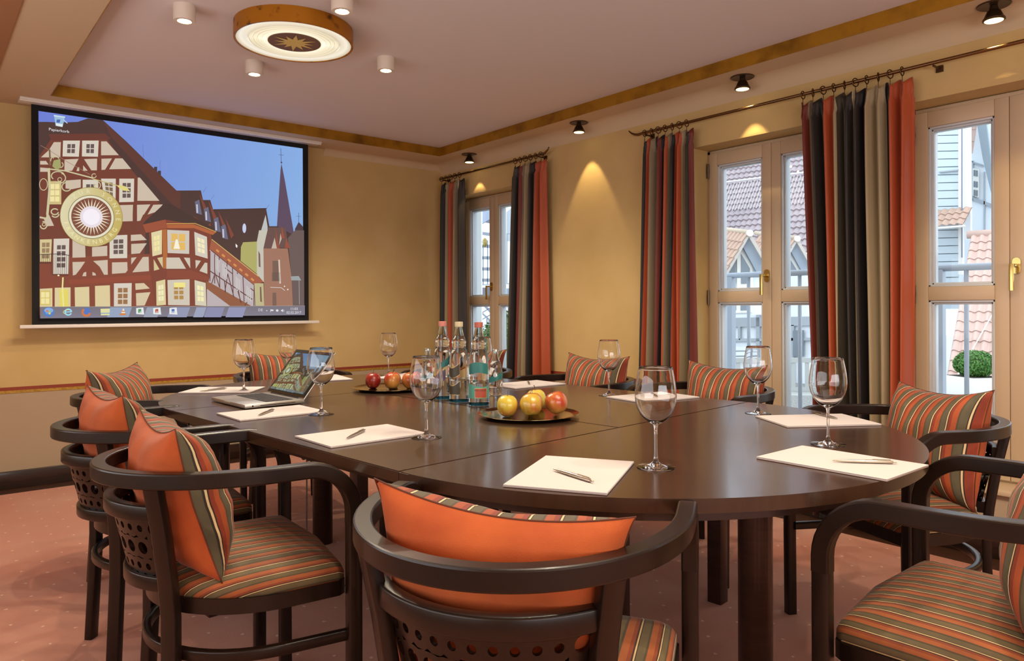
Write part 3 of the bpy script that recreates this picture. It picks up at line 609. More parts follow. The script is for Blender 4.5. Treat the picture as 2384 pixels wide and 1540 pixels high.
# ================================================================== CURTAINS AND RODS
XR = 3.54
M_rod = mat('bronze_rod', (120, 92, 62), 0.25, metal=1.0)
CC = {'o': (170, 76, 38), 'r': (108, 36, 22), 'g': (132, 118, 92), 'd': (36, 28, 23), 'k': (16, 12, 12), 'l': (196, 182, 144), 'v': (58, 51, 37), 'p': (40, 28, 32), 'b': (156, 140, 108)}
def silk(k):
    return mat('curtain_silk_'+{'o': 'orange', 'r': 'rust', 'g': 'grey_beige', 'd': 'dark_brown', 'k': 'black', 'l': 'ivory', 'v': 'olive', 'p': 'plum', 'b': 'beige'}[k], CC[k], 0.55, sheen=0.3, bump=(220, 0.15))
def curtain(label, zt, top, bot, seq, folds, rod_z, px_mid):
    """top/bot = (y_left, y_right) at head and hem; seq = [(colour, width)] from the far side to the near side"""
    tot = sum(wd for _, wd in seq); N = folds*14
    keys = []; 
    for k, _ in seq:
        if k not in keys: keys.append(k)
    bm = bm_new(); rows = 15; grid = []
    zb = 0.035
    rnd = random.Random(px_mid)
    ph = [rnd.uniform(-0.5, 0.5) for _ in range(folds+2)]
    for j in range(rows+1):
        v = j/rows
        if j <= 4: z = zt - 0.09*j/4
        else: z = zt-0.09 - (zt-0.09-zb)*((j-4)/(rows-4))**1.1
        f = min(1.0, (zt-z)/1.6)
        yl = top[0]+(bot[0]-top[0])*f; yr = top[1]+(bot[1]-top[1])*f
        row = []
        for i in range(N+1):
            s = i/N; fi = s*folds; w0 = int(min(fi, folds-1e-6)); lf = fi-w0
            amp = 0.030+0.012*f
            if j <= 3: amp *= 0.55
            x = XR + 0.004 + amp*math.cos(2*PI*fi + 0.5*math.sin(1.7*v*3+ph[w0])) * (0.8+0.25*math.sin(3.1*w0+ph[w0]*4))
            if j in (1, 2, 3): x += 0.006*math.sin(2*PI*fi*3+j)
            y = yl + (yr-yl)*(s + 0.35/folds/(2*PI)*math.sin(2*PI*fi+1.2+ph[w0])*(0.4+f)) + 0.004*math.sin(6*v+w0)
            row.append(bm.verts.new((x, y, z + (0.012*math.cos(2*PI*fi*1.0) if j == 0 else 0))))
        grid.append(row)
    acc = []; c = 0
    for k, wd in seq: c += wd; acc.append((c/tot, keys.index(k)))
    for j in range(rows):
        for i in range(N):
            s = (i+0.5)/N; mi = next((m_ for a, m_ in acc if s <= a), acc[-1][1])
            f = bm.faces.new((grid[j][i], grid[j][i+1], grid[j+1][i+1], grid[j+1][i])); f.material_index = mi; f.smooth = True
    bmesh.ops.recalc_face_normals(bm, faces=bm.faces)
    me = bpy.data.meshes.new('curtain'); bm.to_mesh(me); bm.free()
    o = link('curtain', me, [silk(k) for k in keys]); tag(o, label, 'curtain', 'striped silk curtains along the window wall')
    md = o.modifiers.new('thick', 'SOLIDIFY'); md.thickness = 0.0015
    for i in range(folds):
        s = (i+0.3)/folds; y = top[0]+(top[1]-top[0])*s
        bm = bm_new(); tube(bm, [(XR+0.020*math.cos(a)*1.0, y+0.006*math.sin(i*2.1)*math.cos(a), rod_z-0.004+0.020*math.sin(a)) for a in [2*PI*k/14 for k in range(14)]], 0.0028, 6, closed=True)
        tube(bm, [(XR, y, rod_z-0.024), (XR, y, zt-0.02)], 0.0016, 5); obj('curtain_ring', bm, M_bronze, o, smooth=True)
    return o
def rod(label, y0, y1, z, fin0, fin1, brackets):
    bm = bm_new(); pts = []
    if fin0: pts += [(XR, y0+0.11, z+0.035), (XR, y0+0.09, z+0.018), (XR, y0+0.06, z+0.002), (XR, y0+0.03, z-0.003)]
    pts += [(XR, y0, z), (XR, y1, z)]
    rr = [0.004, 0.006, 0.008, 0.009][:len(pts)-2 if fin0 else 0]+[0.0085, 0.0085]
    if fin1: pts += [(XR, y1-0.03, z-0.003), (XR, y1-0.06, z+0.004), (XR, y1-0.09, z+0.022), (XR, y1-0.10, z+0.038)]; rr += [0.009, 0.008, 0.006, 0.004]
    tube(bm, pts, rr, 12); o = obj('curtain_rod', bm, M_rod, smooth=True); tag(o, label, 'curtain rod')
    for yb in brackets:
        b2 = bm_new(); tube(b2, [(XW-0.001, yb, z-0.012), (XR+0.004, yb, z-0.012)], 0.005, 8); add_box(b2, (XW-0.004, yb, z-0.012), (0.008, 0.03, 0.03)); obj('bracket', b2, M_bronze, o, autosm=40)
    return o
rod('short bronze curtain rod above the far french door, curled end over the plain wall', 5.27, 3.96, 2.222, False, True, (5.24, 3.98))
rod('long bronze curtain rod above the two nearer french doors', 2.99, -1.60, 2.195, True, False, (2.97, 1.30, -0.1, -1.5))
cA = curtain('narrow dark striped curtain in the far corner beside the end wall', 2.175, (5.262, 4.93), (5.30, 4.915), [('p', 9), ('k', 22), ('b', 12), ('r', 7), ('o', 20), ('g', 9), ('l', 4), ('v', 7), ('d', 14)], 5, 2.222, 1)
cB = curtain('striped curtain ending in an orange band beside the lit plain wall', 2.175, (4.26, 3.905), (4.35, 3.885), [('v', 14), ('k', 12), ('r', 12), ('g', 10), ('o', 4), ('b', 18), ('v', 8), ('d', 8), ('k', 14), ('o', 34)], 6, 2.222, 2)
cC = curtain('striped curtain with dark edge at the left of the middle french door', 2.148, (2.985, 2.612), (3.045, 2.600), [('k', 14), ('o', 17), ('g', 9), ('d', 5), ('r', 13), ('k', 14), ('o', 6), ('g', 12), ('k', 9), ('o', 22), ('b', 12), ('d', 10), ('r', 7)], 7, 2.195, 3)
cD = curtain('widest curtain with broad orange and black stripes between the two nearer french doors', 2.148, (1.935, 1.394), (1.885, 1.400), [('r', 20), ('g', 15), ('d', 26), ('o', 24), ('b', 8), ('v', 12), ('d', 22), ('l', 3), ('d', 16), ('k', 18), ('r', 4), ('b', 36), ('k', 14), ('o', 42)], 10, 2.195, 4)

# ================================================================== CEILING LAMPS
M_em_can = emis('lit_lens', (255, 240, 200), 9.0); M_can = mat('can_white', (224, 212, 196), 0.5)
def spot(name, loc, power, size, blend, rad, col=WARM, aim=(0, 0, -1), parent=None):
    l = bpy.data.lights.new(name, 'SPOT'); l.energy = power; l.color = col; l.spot_size = math.radians(size); l.spot_blend = blend; l.shadow_soft_size = rad
    o = bpy.data.objects.new(name, l); COL.objects.link(o); o.location = loc
    o.rotation_euler = Vector(aim).to_track_quat('-Z', 'Y').to_euler(); o.parent = parent; return o
CANS = [((0.915, 3.36), 'white ceiling can light at upper left, nearest the gilded beam edge'), ((1.405, 2.83), 'white ceiling can light cut by the top edge, right above the round lamp'), ((1.415, 3.89), 'white ceiling can light between the round lamp and the screen'), ((1.935, 3.39), 'white ceiling can light to the right of the round lamp'),
        ((0.915, 0.75), 'added white fill can light over the near left part of the room, out of view'), ((1.9, 0.35), 'added unseen white can light beside the second round lamp, towards the windows'), ((1.41, 1.2), 'added unseen white can light between the two round lamps'), ((1.41, -0.3), 'added unseen white can light behind the second round lamp'), ((2.75, 1.9), None)]  # these cans are out of view, added as fill lighting
CANS = CANS[:8]
for (x, y), lb in CANS:
    r = empty('ceiling_can_light', (x, y, ZR), 0, lb, 'ceiling light', 'surface mounted can lights')
    bm = bm_new(); lathe(bm, [(0, 0), (0.046, 0), (0.046, -0.066), (0.044, -0.069), (0.030, -0.069), (0.028, -0.066), (0, -0.066)], 28); obj('housing', bm, M_can, r, autosm=40)
    bm = bm_new(); lathe(bm, [(0, -0.0665), (0.0255, -0.0665), (0.024, -0.0695), (0, -0.0705)], 24); obj('lens', bm, M_em_can, r, smooth=True)
    spot('bulb', (0, 0, -0.085), P_CAN, 150, 0.5, 0.012, parent=r)
M_star = mat('gold_leaf_star', (226, 206, 120), 0.6); M_plate = mat('brown_plate', (122, 92, 76), 0.6)
def lampglass():
    m = bpy.data.materials.new('ribbed_lamp_glass'); m.use_nodes = True; nt = m.node_tree; b = nt.nodes['Principled BSDF']
    tc = nt.nodes.new('ShaderNodeTexCoord'); ln = nt.nodes.new('ShaderNodeVectorMath'); ln.operation = 'LENGTH'
    mz = nt.nodes.new('ShaderNodeVectorMath'); mz.operation = 'MULTIPLY'; mz.inputs[1].default_value = (1, 1, 0); nt.links.new(tc.outputs['Object'], mz.inputs[0]); nt.links.new(mz.outputs[0], ln.inputs[0])
    rp = nt.nodes.new('ShaderNodeValToRGB'); cr = rp.color_ramp; nt.links.new(ln.outputs['Value'], rp.inputs[0])
    mr = nt.nodes.new('ShaderNodeMapRange'); mr.inputs[1].default_value = 0.12; mr.inputs[2].default_value = 0.262; nt.links.new(ln.outputs['Value'], mr.inputs[0]); nt.links.new(mr.outputs[0], rp.inputs[0])
    st = [(0, (250, 240, 200)), (0.14, (255, 250, 226)), (0.2, (236, 226, 190)), (0.27, (250, 240, 210)), (0.33, (220, 206, 170)), (0.39, (246, 236, 204)), (0.46, (214, 200, 166)), (0.52, (240, 228, 196)), (0.60, (206, 194, 164)), (0.68, (236, 228, 204)), (0.86, (248, 244, 226)), (1.0, (200, 190, 160))]
    cr.elements[0].color = (*lin(st[0][1]), 1); cr.elements[1].color = (*lin(st[-1][1]), 1)
    for p, c in st[1:-1]: e = cr.elements.new(p); e.color = (*lin(c), 1)
    nt.links.new(rp.outputs[0], b.inputs['Emission Color']); b.inputs['Emission Strength'].default_value = 0.66; b.inputs['Base Color'].default_value = (.3, .3, .28, 1); b.inputs['Roughness'].default_value = 0.15
    return m
M_lg = lampglass()
M_rim = mat('gilded_rim', (186, 122, 24), 0.4, metal=0.6, noise=(16, (92, 52, 20), 0.56, 0.7), bump=(30, 0.3))
for k, (x, y, lb) in enumerate(((1.392, 3.30, 'round gilded ceiling lamp with a gold star on its centre plate'), (1.392, 0.45, 'added round gilded fill lamp, unseen behind the viewpoint'))):  # the second lamp is unseen, added to light the near room
    r = empty('round_ceiling_lamp', (x, y, ZR), 0, lb, 'ceiling lamp')
    bm = bm_new(); lathe(bm, [(0.262, 0), (0.272, 0), (0.272, -0.072), (0.262, -0.072)], 72, closed=True); obj('rim', bm, M_rim, r, autosm=40)
    bm = bm_new(); pr = [(0.12, -0.066)]
    for q in range(9): rr = 0.125+q*0.010; pr += [(rr, -0.069), (rr+0.005, -0.064)]
    pr += [(0.222, -0.058), (0.262, -0.069), (0.262, -0.050), (0.12, -0.050)]
    lathe(bm, pr, 72, closed=True); obj('glass_ring', bm, M_lg, r, autosm=50)
    bm = bm_new(); lathe(bm, [(0, -0.070), (0.121, -0.070), (0.121, -0.048), (0, -0.048)], 48); obj('centre_plate', bm, M_plate, r, autosm=40)
    bm = bm_new(); pts = []; L = [0.108, 0.092, 0.112, 0.086, 0.105, 0.095, 0.110, 0.088, 0.106, 0.092, 0.110, 0.086]
    for q in range(12):
        a = 2*PI*q/12+0.2; pts.append((L[q]*math.cos(a), L[q]*math.sin(a))); a += PI/12; pts.append((0.045*math.cos(a), 0.045*math.sin(a)))
    c0 = bm.verts.new((0, 0, -0.0712)); vs = [bm.verts.new((x_, y_, -0.0712)) for x_, y_ in pts]
    for q in range(24): bm.faces.new((c0, vs[q], vs[(q+1) % 24]))
    obj('star_emblem', bm, M_star, r)
    for q in range(4):
        a = PI/2*q+0.5; spot('bulb', (0.19*math.cos(a), 0.19*math.sin(a), -0.082), P_ROUND/4, 165, 0.4, 0.01, (1.0, 0.80, 0.55), parent=r)
M_face = emis('lit_reflector', (255, 226, 160), 3.0); M_sb = mat('spot_bronze', (88, 72, 54), 0.35, metal=0.8)
SL = ['adjustable bronze ceiling spotlight in the far corner by the narrow curtain', 'adjustable bronze ceiling spotlight above the plain stretch of window wall', 'adjustable bronze ceiling spotlight above the middle french door', 'adjustable bronze ceiling spotlight at the top right above the nearest french door', 'added adjustable bronze fill spotlight just outside the right edge of view', 'added unseen bronze fill spotlight farthest behind the viewpoint']  # the last two spots are unseen, added for extra light
for (x, y), lb in zip(((3.515, 4.80), (3.497, 3.51), (3.505, 2.25), (3.486, 1.045), (3.49, -0.2), (3.49, -1.45)), SL):
    r = empty('ceiling_spotlight', (x, y, ZC), 0, lb, 'spotlight', 'adjustable spotlights along the window wall')
    bm = bm_new(); lathe(bm, [(0, 0), (0.062, 0), (0.064, -0.003), (0.060, -0.006), (0.048, -0.004), (0, -0.004)], 32); obj('trim_ring', bm, M_sb, r, autosm=40)
    bm = bm_new(); lathe(bm, [(0, -0.004), (0.014, -0.006), (0.018, -0.022), (0.024, -0.026), (0.038, -0.056), (0.042, -0.060), (0.042, -0.066), (0.037, -0.068), (0, -0.060)], 28); obj('lamp_head', bm, M_sb, r, autosm=40)
    bm = bm_new(); lathe(bm, [(0, -0.0685), (0.034, -0.0685), (0.036, -0.0665), (0, -0.0665)], 24); obj('reflector', bm, M_face, r, smooth=True)
    spot('bulb', (0.0, 0, -0.072), P_SPOT_WALL, 56, 0.35, 0.008, (1.0, 0.74, 0.36), (0.13, 0, -1), parent=r)

# ================================================================== TABLE
A = 0.092
EX = Vector((math.cos(A), math.sin(A), 0)); EY = Vector((-math.sin(A), math.cos(A), 0)); TC = Vector((1.585, 1.455, 0))+EX*0.03
TL = 1.345; TZ = 0.74; TR = 0.80
M_top = mat('walnut_tabletop', (66, 46, 31), 0.27, noise=(5.0, (56, 37, 25), 0.3, 0.7), wood=(10, 0.9, 1), coat=0.35, spec=0.6)
nt_ = M_top.node_tree
table = empty('conference_table', TC, A, 'long oval dark wood conference table with two rounded ends and joined leaves', 'table')
def leaf(name, pts, th=0.028, z=TZ):
    bm = bm_new(); vs = prism(bm, pts, z-th, z)
    es = [e for e in bm.edges if all(abs(v.co.z-z) < 1e-6 for v in e.verts) or all(abs(v.co.z-z+th) < 1e-6 for v in e.verts)]
    bmesh.ops.bevel(bm, geom=es, offset=0.0025, segments=2, affect='EDGES')
    return obj(name, bm, M_top, table, autosm=35)
g = 0.0009
leaf('rounded_end_leaf', [(TR*math.cos(a), -g+TR*math.sin(a)) for a in [PI+PI*k/72 for k in range(73)]])
leaf('rounded_end_leaf', [(TR*math.cos(a), TL+g+TR*math.sin(a)) for a in [PI*k/72 for k in range(73)]])
leaf('middle_leaf', [(-TR, g), (-g, g), (-g, TL-g), (-TR, TL-g)]); leaf('middle_leaf', [(g, g), (TR, g), (TR, TL-g), (g, TL-g)])
bm = bm_new(); o1, o2 = 0.742, 0.722
def apr(cyy, a0, sgn):
    A1 = [(o1*math.cos(a0+PI*k/36), cyy+o1*math.sin(a0+PI*k/36)) for k in range(37)]; A2 = [(o2*math.cos(a0+PI*k/36), cyy+o2*math.sin(a0+PI*k/36)) for k in range(37)]
    bm = bm_new()
    for q in range(36):
        prism(bm, [A1[q], A1[q+1], A2[q+1], A2[q]], TZ-0.058, TZ-0.0285)
    bmesh.ops.remove_doubles(bm, verts=bm.verts, dist=1e-5)
    return obj('apron', bm, M_dark, table)
apr(-0.006, PI, 1); apr(TL+0.006, 0, 1)
for (x0, x1, y0, y1) in ((-o1, -o2, 0.006, TL/2-0.002), (-o1, -o2, TL/2+0.002, TL-0.006), (o2, o1, 0.006, TL/2-0.002), (o2, o1, TL/2+0.002, TL-0.006), (-0.03, -0.012, 0.006, TL-0.006), (0.012, 0.03, 0.006, TL-0.006), (-o2, -0.03, 0.008, 0.024), (0.03, o2, 0.008, 0.024), (-o2, -0.03, TL-0.024, TL-0.008), (0.03, o2, TL-0.024, TL-0.008)):
    box('apron', ((x0+x1)/2, (y0+y1)/2, TZ-0.0433), (x1-x0, y1-y0, 0.029), M_dark, table)
for (x, y) in ((-0.68, 0.06), (-0.072, 0.06), (0.072, 0.06), (0.68, 0.06), (-0.68, TL-0.06), (-0.072, TL-0.06), (0.072, TL-0.06), (0.68, TL-0.06)):
    box('square_leg', (x, y, (TZ-0.03)/2), (0.055, 0.055, TZ-0.03), M_dark, table, 0.004)
for (x, y) in ((0.108, -0.375), (0.0, TL+0.36)):
    bm = bm_new(); lathe(bm, [(0, 0), (0.044, 0), (0.0455, 0.003), (0.0455, TZ-0.045), (0.05, TZ-0.04), (0.05, TZ-0.029), (0, TZ-0.029)], 32, (x, y, 0)); obj('round_leg', bm, M_dark, table, autosm=40)

# ================================================================== CHAIRS
STR = [(0.0, (226, 200, 150)), (0.065, (48, 38, 30)), (0.10, (92, 84, 62)), (0.42, (76, 66, 48)), (0.50, (166, 78, 38)), (0.78, (138, 54, 30)), (0.95, (50, 30, 22))]
M_seat = stripe_mat('striped_seat_velvet', [(0.0, (220, 190, 136)), (0.055, (50, 40, 30)), (0.09, (104, 90, 60)), (0.40, (78, 68, 46)), (0.50, (164, 90, 44)), (0.78, (140, 66, 34)), (0.93, (60, 38, 26))], 0.0465, 0.75, 0.15)
M_cush = stripe_mat('striped_cushion_velvet', STR, 0.050, 0.8, 0.12)
M_cback = mat('orange_cushion_velvet', (190, 92, 38), 0.85, sheen=0.12, noise=(9, (168, 74, 28), 0.3, 0.7), bump=(500, 0.25))
M_pipe = mat('brown_piping', (92, 48, 28), 0.8); M_stick = mat('orange_sticker', (226, 120, 44), 0.5)
M_bent = mat('bentwood', (30, 18, 12), 0.33, noise=(12, (22, 13, 9), 0.35, 0.65), wood=(1, 1, 1), coat=0.12, spec=0.4)
HZ, HW, HB, HYC = 0.718, 0.284, 0.341, 0.057          # hoop centre height, half width, back depth, ellipse centre
def hp(th, off=0.0):  # point on the back ellipse, th from the rear (0) towards the right (+)
    return Vector(((HW-off)*math.sin(th), HYC-(HB-off)*math.cos(th), 0))
def make_chair():
    t = empty('armchair', (0, 0, 0), 0, 'x', 'chair')
    # bent hoop: arms curve down to the front legs
    pts, sides = [], []
    def arm(sx):
        P_, S_ = [], []
        for q in range(11):
            a = PI/2*q/10; P_.append(Vector((sx*HW, 0.117+0.110*math.sin(a), HZ-0.110+0.110*math.cos(a)))); S_.append(Vector((sx, 0, 0)))
        P_.append(Vector((sx*HW, 0.227, HZ-0.14))); S_.append(Vector((sx, 0, 0)))
        return P_, S_
    PL, SL_ = arm(-1); PR_, SR_ = arm(1)
    pts += PL[::-1]; sides += SL_[::-1]
    pts.append(Vector((-HW, 0.085, HZ))); sides.append(Vector((-1, 0, 0)))
    NB = 40
    for q in range(NB+1):
        th = -PI/2+PI*q/NB; p = hp(th)+Vector((0, 0, HZ)); pts.append(p); sides.append(Vector((math.sin(th)*HB, -math.cos(th)*HW, 0)).normalized())
    pts.append(Vector((HW, 0.085, HZ))); sides.append(Vector((1, 0, 0)))
    pts += PR_; sides += SR_
    bm = bm_new(); rect_sweep(bm, pts, 0.033, 0.035, lambda i: sides[i], 0.004); obj('arm_hoop', bm, M_bent, t, autosm=22)
    for sx in (-1, 1):
        bm = bm_new(); rect_sweep(bm, [(sx*HW, 0.227, HZ-0.139), (sx*HW, 0.227, 0.30), (sx*(HW-0.003), 0.227, 0.0)], 0.032, 0.034, lambda i: (1, 0, 0), 0.005); obj('front_leg', bm, M_bent, t, autosm=50)
    # rear legs
    TH = math.radians(43)
    for sx in (-1, 1):
        p0 = hp(sx*TH)+Vector((0, 0, HZ-0.017)); ctr = Vector((0, HYC, 0))
        def at_(s, z, q=hp(sx*TH)): v = (q-ctr)*s+ctr; return Vector((v.x, v.y, z))
        nd = Vector((math.sin(sx*TH), -math.cos(sx*TH), 0)); sd = Vector((math.cos(sx*TH), math.sin(sx*TH), 0))
        bm = bm_new(); rect_sweep(bm, [at_(1.0, HZ-0.015), at_(0.93, 0.60), at_(0.87, 0.48), at_(0.845, 0.40), at_(0.845, 0.30), at_(0.90, 0.0)], 0.038, 0.026, lambda i: sd, 0.004); obj('rear_leg', bm, M_bent, t, autosm=50)
    # bent bands and perforated panel, set inside the rear legs' line
    def inset(z): return 0.018 + (0.66-z)*0.235
    def band(name, z, h, w_, thm, extra=0.0):
        n_ = 24; P_ = [hp(-thm+2*thm*q/n_, inset(z)+extra)+Vector((0, 0, z)) for q in range(n_+1)]
        S_ = [Vector((math.sin(-thm+2*thm*q/n_), -math.cos(-thm+2*thm*q/n_), 0)) for q in range(n_+1)]
        bm = bm_new(); rect_sweep(bm, P_, w_, h, lambda i: S_[i], 0.004); obj(name, bm, M_bent, t, autosm=50)
    band('top_band', 0.640, 0.036, 0.024, math.radians(44)); band('bottom_band', 0.470, 0.034, 0.022, math.radians(44))
    U = 0.40; TM = math.radians(42)
    def S3(u, z, o_): # u across -U/2..U/2
        th = u/(U/2)*TM; v = hp(th, inset(z)+0.002+o_); return Vector((v.x, v.y, z))
    bm = bm_new()
    def cell(u0, u1, z0, z1, r):
        K = 16; cu_, cz = (u0+u1)/2, (z0+z1)/2; outer, inner = [], []
        for q in range(K):
            a = 2*PI*q/K+PI/4; dx, dz = math.cos(a), math.sin(a); s = min((u1-u0)/2/max(abs(dx), 1e-6), (z1-z0)/2/max(abs(dz), 1e-6)); outer.append((cu_+dx*s, cz+dz*s)); inner.append((cu_+dx*r, cz+dz*r))
        for o_ in (0.0, 0.009):
            vo = [bm.verts.new(S3(a, b_, o_)) for a, b_ in outer]; vi = [bm.verts.new(S3(a, b_, o_)) for a, b_ in inner]
            for q in range(K): bm.faces.new((vo[q], vo[(q+1) % K], vi[(q+1) % K], vi[q]) if o_ == 0 else (vo[q], vi[q], vi[(q+1) % K], vo[(q+1) % K]))
            if o_ == 0: v0 = vi
            else:
                for q in range(K): bm.faces.new((v0[q], v0[(q+1) % K], vi[(q+1) % K], vi[q]))
    def strip(z0, z1, u0=-U/2, u1=U/2):
        n_ = 20
        for o_ in (0.0, 0.009):
            a = [bm.verts.new(S3(u0+(u1-u0)*q/n_, z0, o_)) for q in range(n_+1)]; b_ = [bm.verts.new(S3(u0+(u1-u0)*q/n_, z1, o_)) for q in range(n_+1)]
            for q in range(n_): bm.faces.new((a[q], a[q+1], b_[q+1], b_[q]))
    ui = U/2-0.045
    for sx in (-1, 1):
        a0, a1 = sorted((sx*ui, sx*U/2))
        for q in range(3): cell(a0, a1, 0.487+q*0.045, 0.487+(q+1)*0.045, 0.0150)
    def row(z0, z1, nn, r):
        for q in range(nn): cell(-ui+2*ui*q/nn, -ui+2*ui*(q+1)/nn, z0, z1, r)
    row(0.487, 0.527, 9, 0.0082); row(0.527, 0.577, 7, 0.0148); row(0.577, 0.622, 9, 0.0082)
    obj('back_panel', bm, M_bent, t, autosm=35)
    # seat frame, pad, stretcher
    def outline(hw, yb, yf, n_=28, bow=0.018):
        dep = 0.09-yb; o_ = [(hw*math.sin(a)*1.0, 0.09-dep*math.cos(a)) for a in [-PI/2+PI*q/n_ for q in range(n_+1)]]
        o_ = [(x*(abs(x)/hw)**0.0, y) for x, y in o_]
        fr = [(hw, yf-0.02), (hw-0.012, yf-0.004), (hw-0.03, yf), (0, yf+bow), (-hw+0.03, yf), (-hw+0.012, yf-0.004), (-hw, yf-0.02)]
        return o_+fr
    oo = outline(0.264, -0.184, 0.220); oi = outline(0.232, -0.152, 0.188)
    bm = bm_new(); n_ = len(oo)
    rings = [[bm.verts.new((x, y, z)) for x, y in src] for src, z in ((oo, 0.405), (oo, 0.440), (oi, 0.440), (oi, 0.405))]
    for a in range(4):
        r0, r1 = rings[a], rings[(a+1) % 4]
        for q in range(n_): bm.faces.new((r0[q], r0[(q+1) % n_], r1[(q+1) % n_], r1[q]))
    obj('seat_frame', bm, M_bent, t, autosm=50)
    bm = bm_new(); uvl = bm.loops.layers.uv.new('UVMap'); prev = None
    levels = [(1.0, 0.436), (1.012, 0.444), (1.010, 0.458), (0.985, 0.470), (0.93, 0.479), (0.82, 0.487), (0.62, 0.494), (0.35, 0.498)]
    os_ = outline(0.257, -0.178, 0.218)
    for s, z in levels:
        ring = [bm.verts.new((x*s, 0.03+(y-0.03)*s, z)) for x, y in os_]
        if prev:
            for q in range(n_): bm.faces.new((prev[q], prev[(q+1) % n_], ring[(q+1) % n_], ring[q]))
        else: bm.faces.new(ring[::-1])
        prev = ring
    c0 = bm.verts.new((0, 0.03, 0.4995))
    for q in range(n_): bm.faces.new((prev[q], prev[(q+1) % n_], c0))
    for f in bm.faces:
        for l in f.loops: l[uvl].uv = (l.vert.co.x + 0.5 + (1 if l.vert.co.x > 0 else -1)*max(0.0, 0.484-l.vert.co.z)*1.3*min(1.0, abs(l.vert.co.x)/0.2), l.vert.co.y)
    obj('seat', bm, M_seat, t, smooth=True)
    pts = [Vector((x, y, 0.313)) for x, y in outline(0.263, -0.182, 0.220)[:29]]; pts = [Vector((-0.272, 0.217, 0.313))]+pts+[Vector((0.272, 0.217, 0.313))]
    bm = bm_new(); rect_sweep(bm, pts, 0.020, 0.026, None, 0.004); obj('stretcher', bm, M_bent, t, autosm=50)
    return t
def make_cushion():
    t = empty('scatter_cushion', (0, 0, 0), 0, 'x', 'cushion')
    W_, H_, T_ = 0.425, 0.37, 0.185; N = 26
    def P_(u, v, side):
        eu = 1-0.13*(1-v*v)**0.8; top = 0.19 if v > 0 else 0.06
        ev = 1-top*(1-u*u)*(0.8 if v > 0 else 1)
        x = W_/2*u*eu; z = H_/2*v*ev
        k = max(0.0, (1-abs(u)**3.2))**0.6*max(0.0, (1-abs(v)**3.2))**0.6
        chop = 1-0.22*math.exp(-(u/0.35)**2)*max(0, v)**2
        wr = (0.0032*math.sin(9*u+4*v)*math.cos(7*v-2*u)+0.002*math.sin(17*u*v+5*v)+0.004*math.exp(-((abs(u)-v)/0.12)**2)*max(v, 0)*math.sin(12*u))*k
        return Vector((x, (0.56 if side > 0 else -0.44)*T_*k*chop+side*wr+0.012*u*u*(1 if v > 0 else 0)*v, z))
    for side, nm, m in ((1, 'front_cover', M_cush), (-1, 'back_cover', M_cback)):
        bm = bm_new(); uvl = bm.loops.layers.uv.new('UVMap'); gr = []
        for j in range(N+1):
            row_ = []
            for i in range(N+1):
                u, v = -1+2*i/N, -1+2*j/N; u = math.sin(u*PI/2)*0.45+u*0.55; v = math.sin(v*PI/2)*0.45+v*0.55
                vt = bm.verts.new(P_(u, v, side)); row_.append((vt, u, v))
            gr.append(row_)
        for j in range(N):
            for i in range(N):
                q = [gr[j][i], gr[j][i+1], gr[j+1][i+1], gr[j+1][i]]
                f = bm.faces.new([a[0] for a in q]); f.smooth = True
                for l, a in zip(f.loops, q): l[uvl].uv = (a[1]*W_/2+0.5, a[2]*H_/2)
        bmesh.ops.recalc_face_normals(bm, faces=bm.faces)
        me = bpy.data.meshes.new(nm); bm.to_mesh(me); bm.free(); link(nm, me, m, t)
    ring = [P_(-1+2*q/16, -1, 1) for q in range(16)]+[P_(1, -1+2*q/16, 1) for q in range(16)]+[P_(1-2*q/16, 1, 1) for q in range(16)]+[P_(-1, 1-2*q/16, 1) for q in range(16)]
    bm = bm_new(); tube(bm, ring, 0.0017, 6, closed=True); obj('piping', bm, M_pipe, t, smooth=True)
    return t
chair0 = make_chair(); cush0 = make_cushion()
# x, y, facing (degrees, 0 = towards the window wall), chair label, cushion label, cushion tweak (side shift, lean, turn)
CH = [
 ('B', 0.608, 1.876, -6, 'bentwood armchair at the left with its striped seat fully in view', 'orange-backed cushion standing in the nearer left chair with the fully visible seat', (0.0, 17, 3)),
 ('A', 0.614, 2.566, 0, 'bentwood armchair at the left, half hidden behind the nearer one', 'orange-backed cushion second from the viewer in the left row', (0.0, 16, 3)),
 ('E0', 0.774, 3.354, -33, 'bentwood armchair at the far left rounded corner of the table', 'striped cushion farthest away in the left row, one red corner raised', (0.0, 14, -4)),
 ('C', 0.822, 0.979, 34, 'foreground bentwood armchair seen from behind, with perforated back panel and orange cushion', 'wide plain orange cushion back of the foreground chair', (0.0, 16, 0)),
 ('G', 1.655, 0.492, 94, 'bentwood armchair at the lower right corner, grey-lit striped seat', 'striped cushion cut off by the right edge at the bottom', (0.0, 14, 10)),
 ('D', 2.472, 1.000, 153, 'bentwood armchair in front of the nearest french door', 'striped cushion standing before the nearest french door', (0.0, 14, -4)),
 ('E', 2.665, 1.901, 175, 'bentwood armchair in front of the middle french door', 'striped cushion in front of the middle french door', (0.0, 12, 4)),
 ('F', 2.530, 2.565, 176, 'bentwood armchair before the plain lit stretch of window wall', 'striped cushion standing before the plain lit wall', (0.0, 12, 4)),
 ('I', 2.391, 3.346, 205, 'bentwood armchair hidden behind the tall water bottles', 'striped cushion hidden behind the tall water bottles', (0.0, 12, 0)),
 ('H', 1.592, 3.850, -100, 'bentwood armchair at the far end of the table below the screen', 'striped cushion at the far end of the table behind the laptop', (0.0, 14, 0)),
]
DROP = {'C': (-0.05, 4), 'B': (-0.018, 0), 'D': (-0.02, 2), 'E': (-0.01, 0), 'A': (-0.01, 0)}
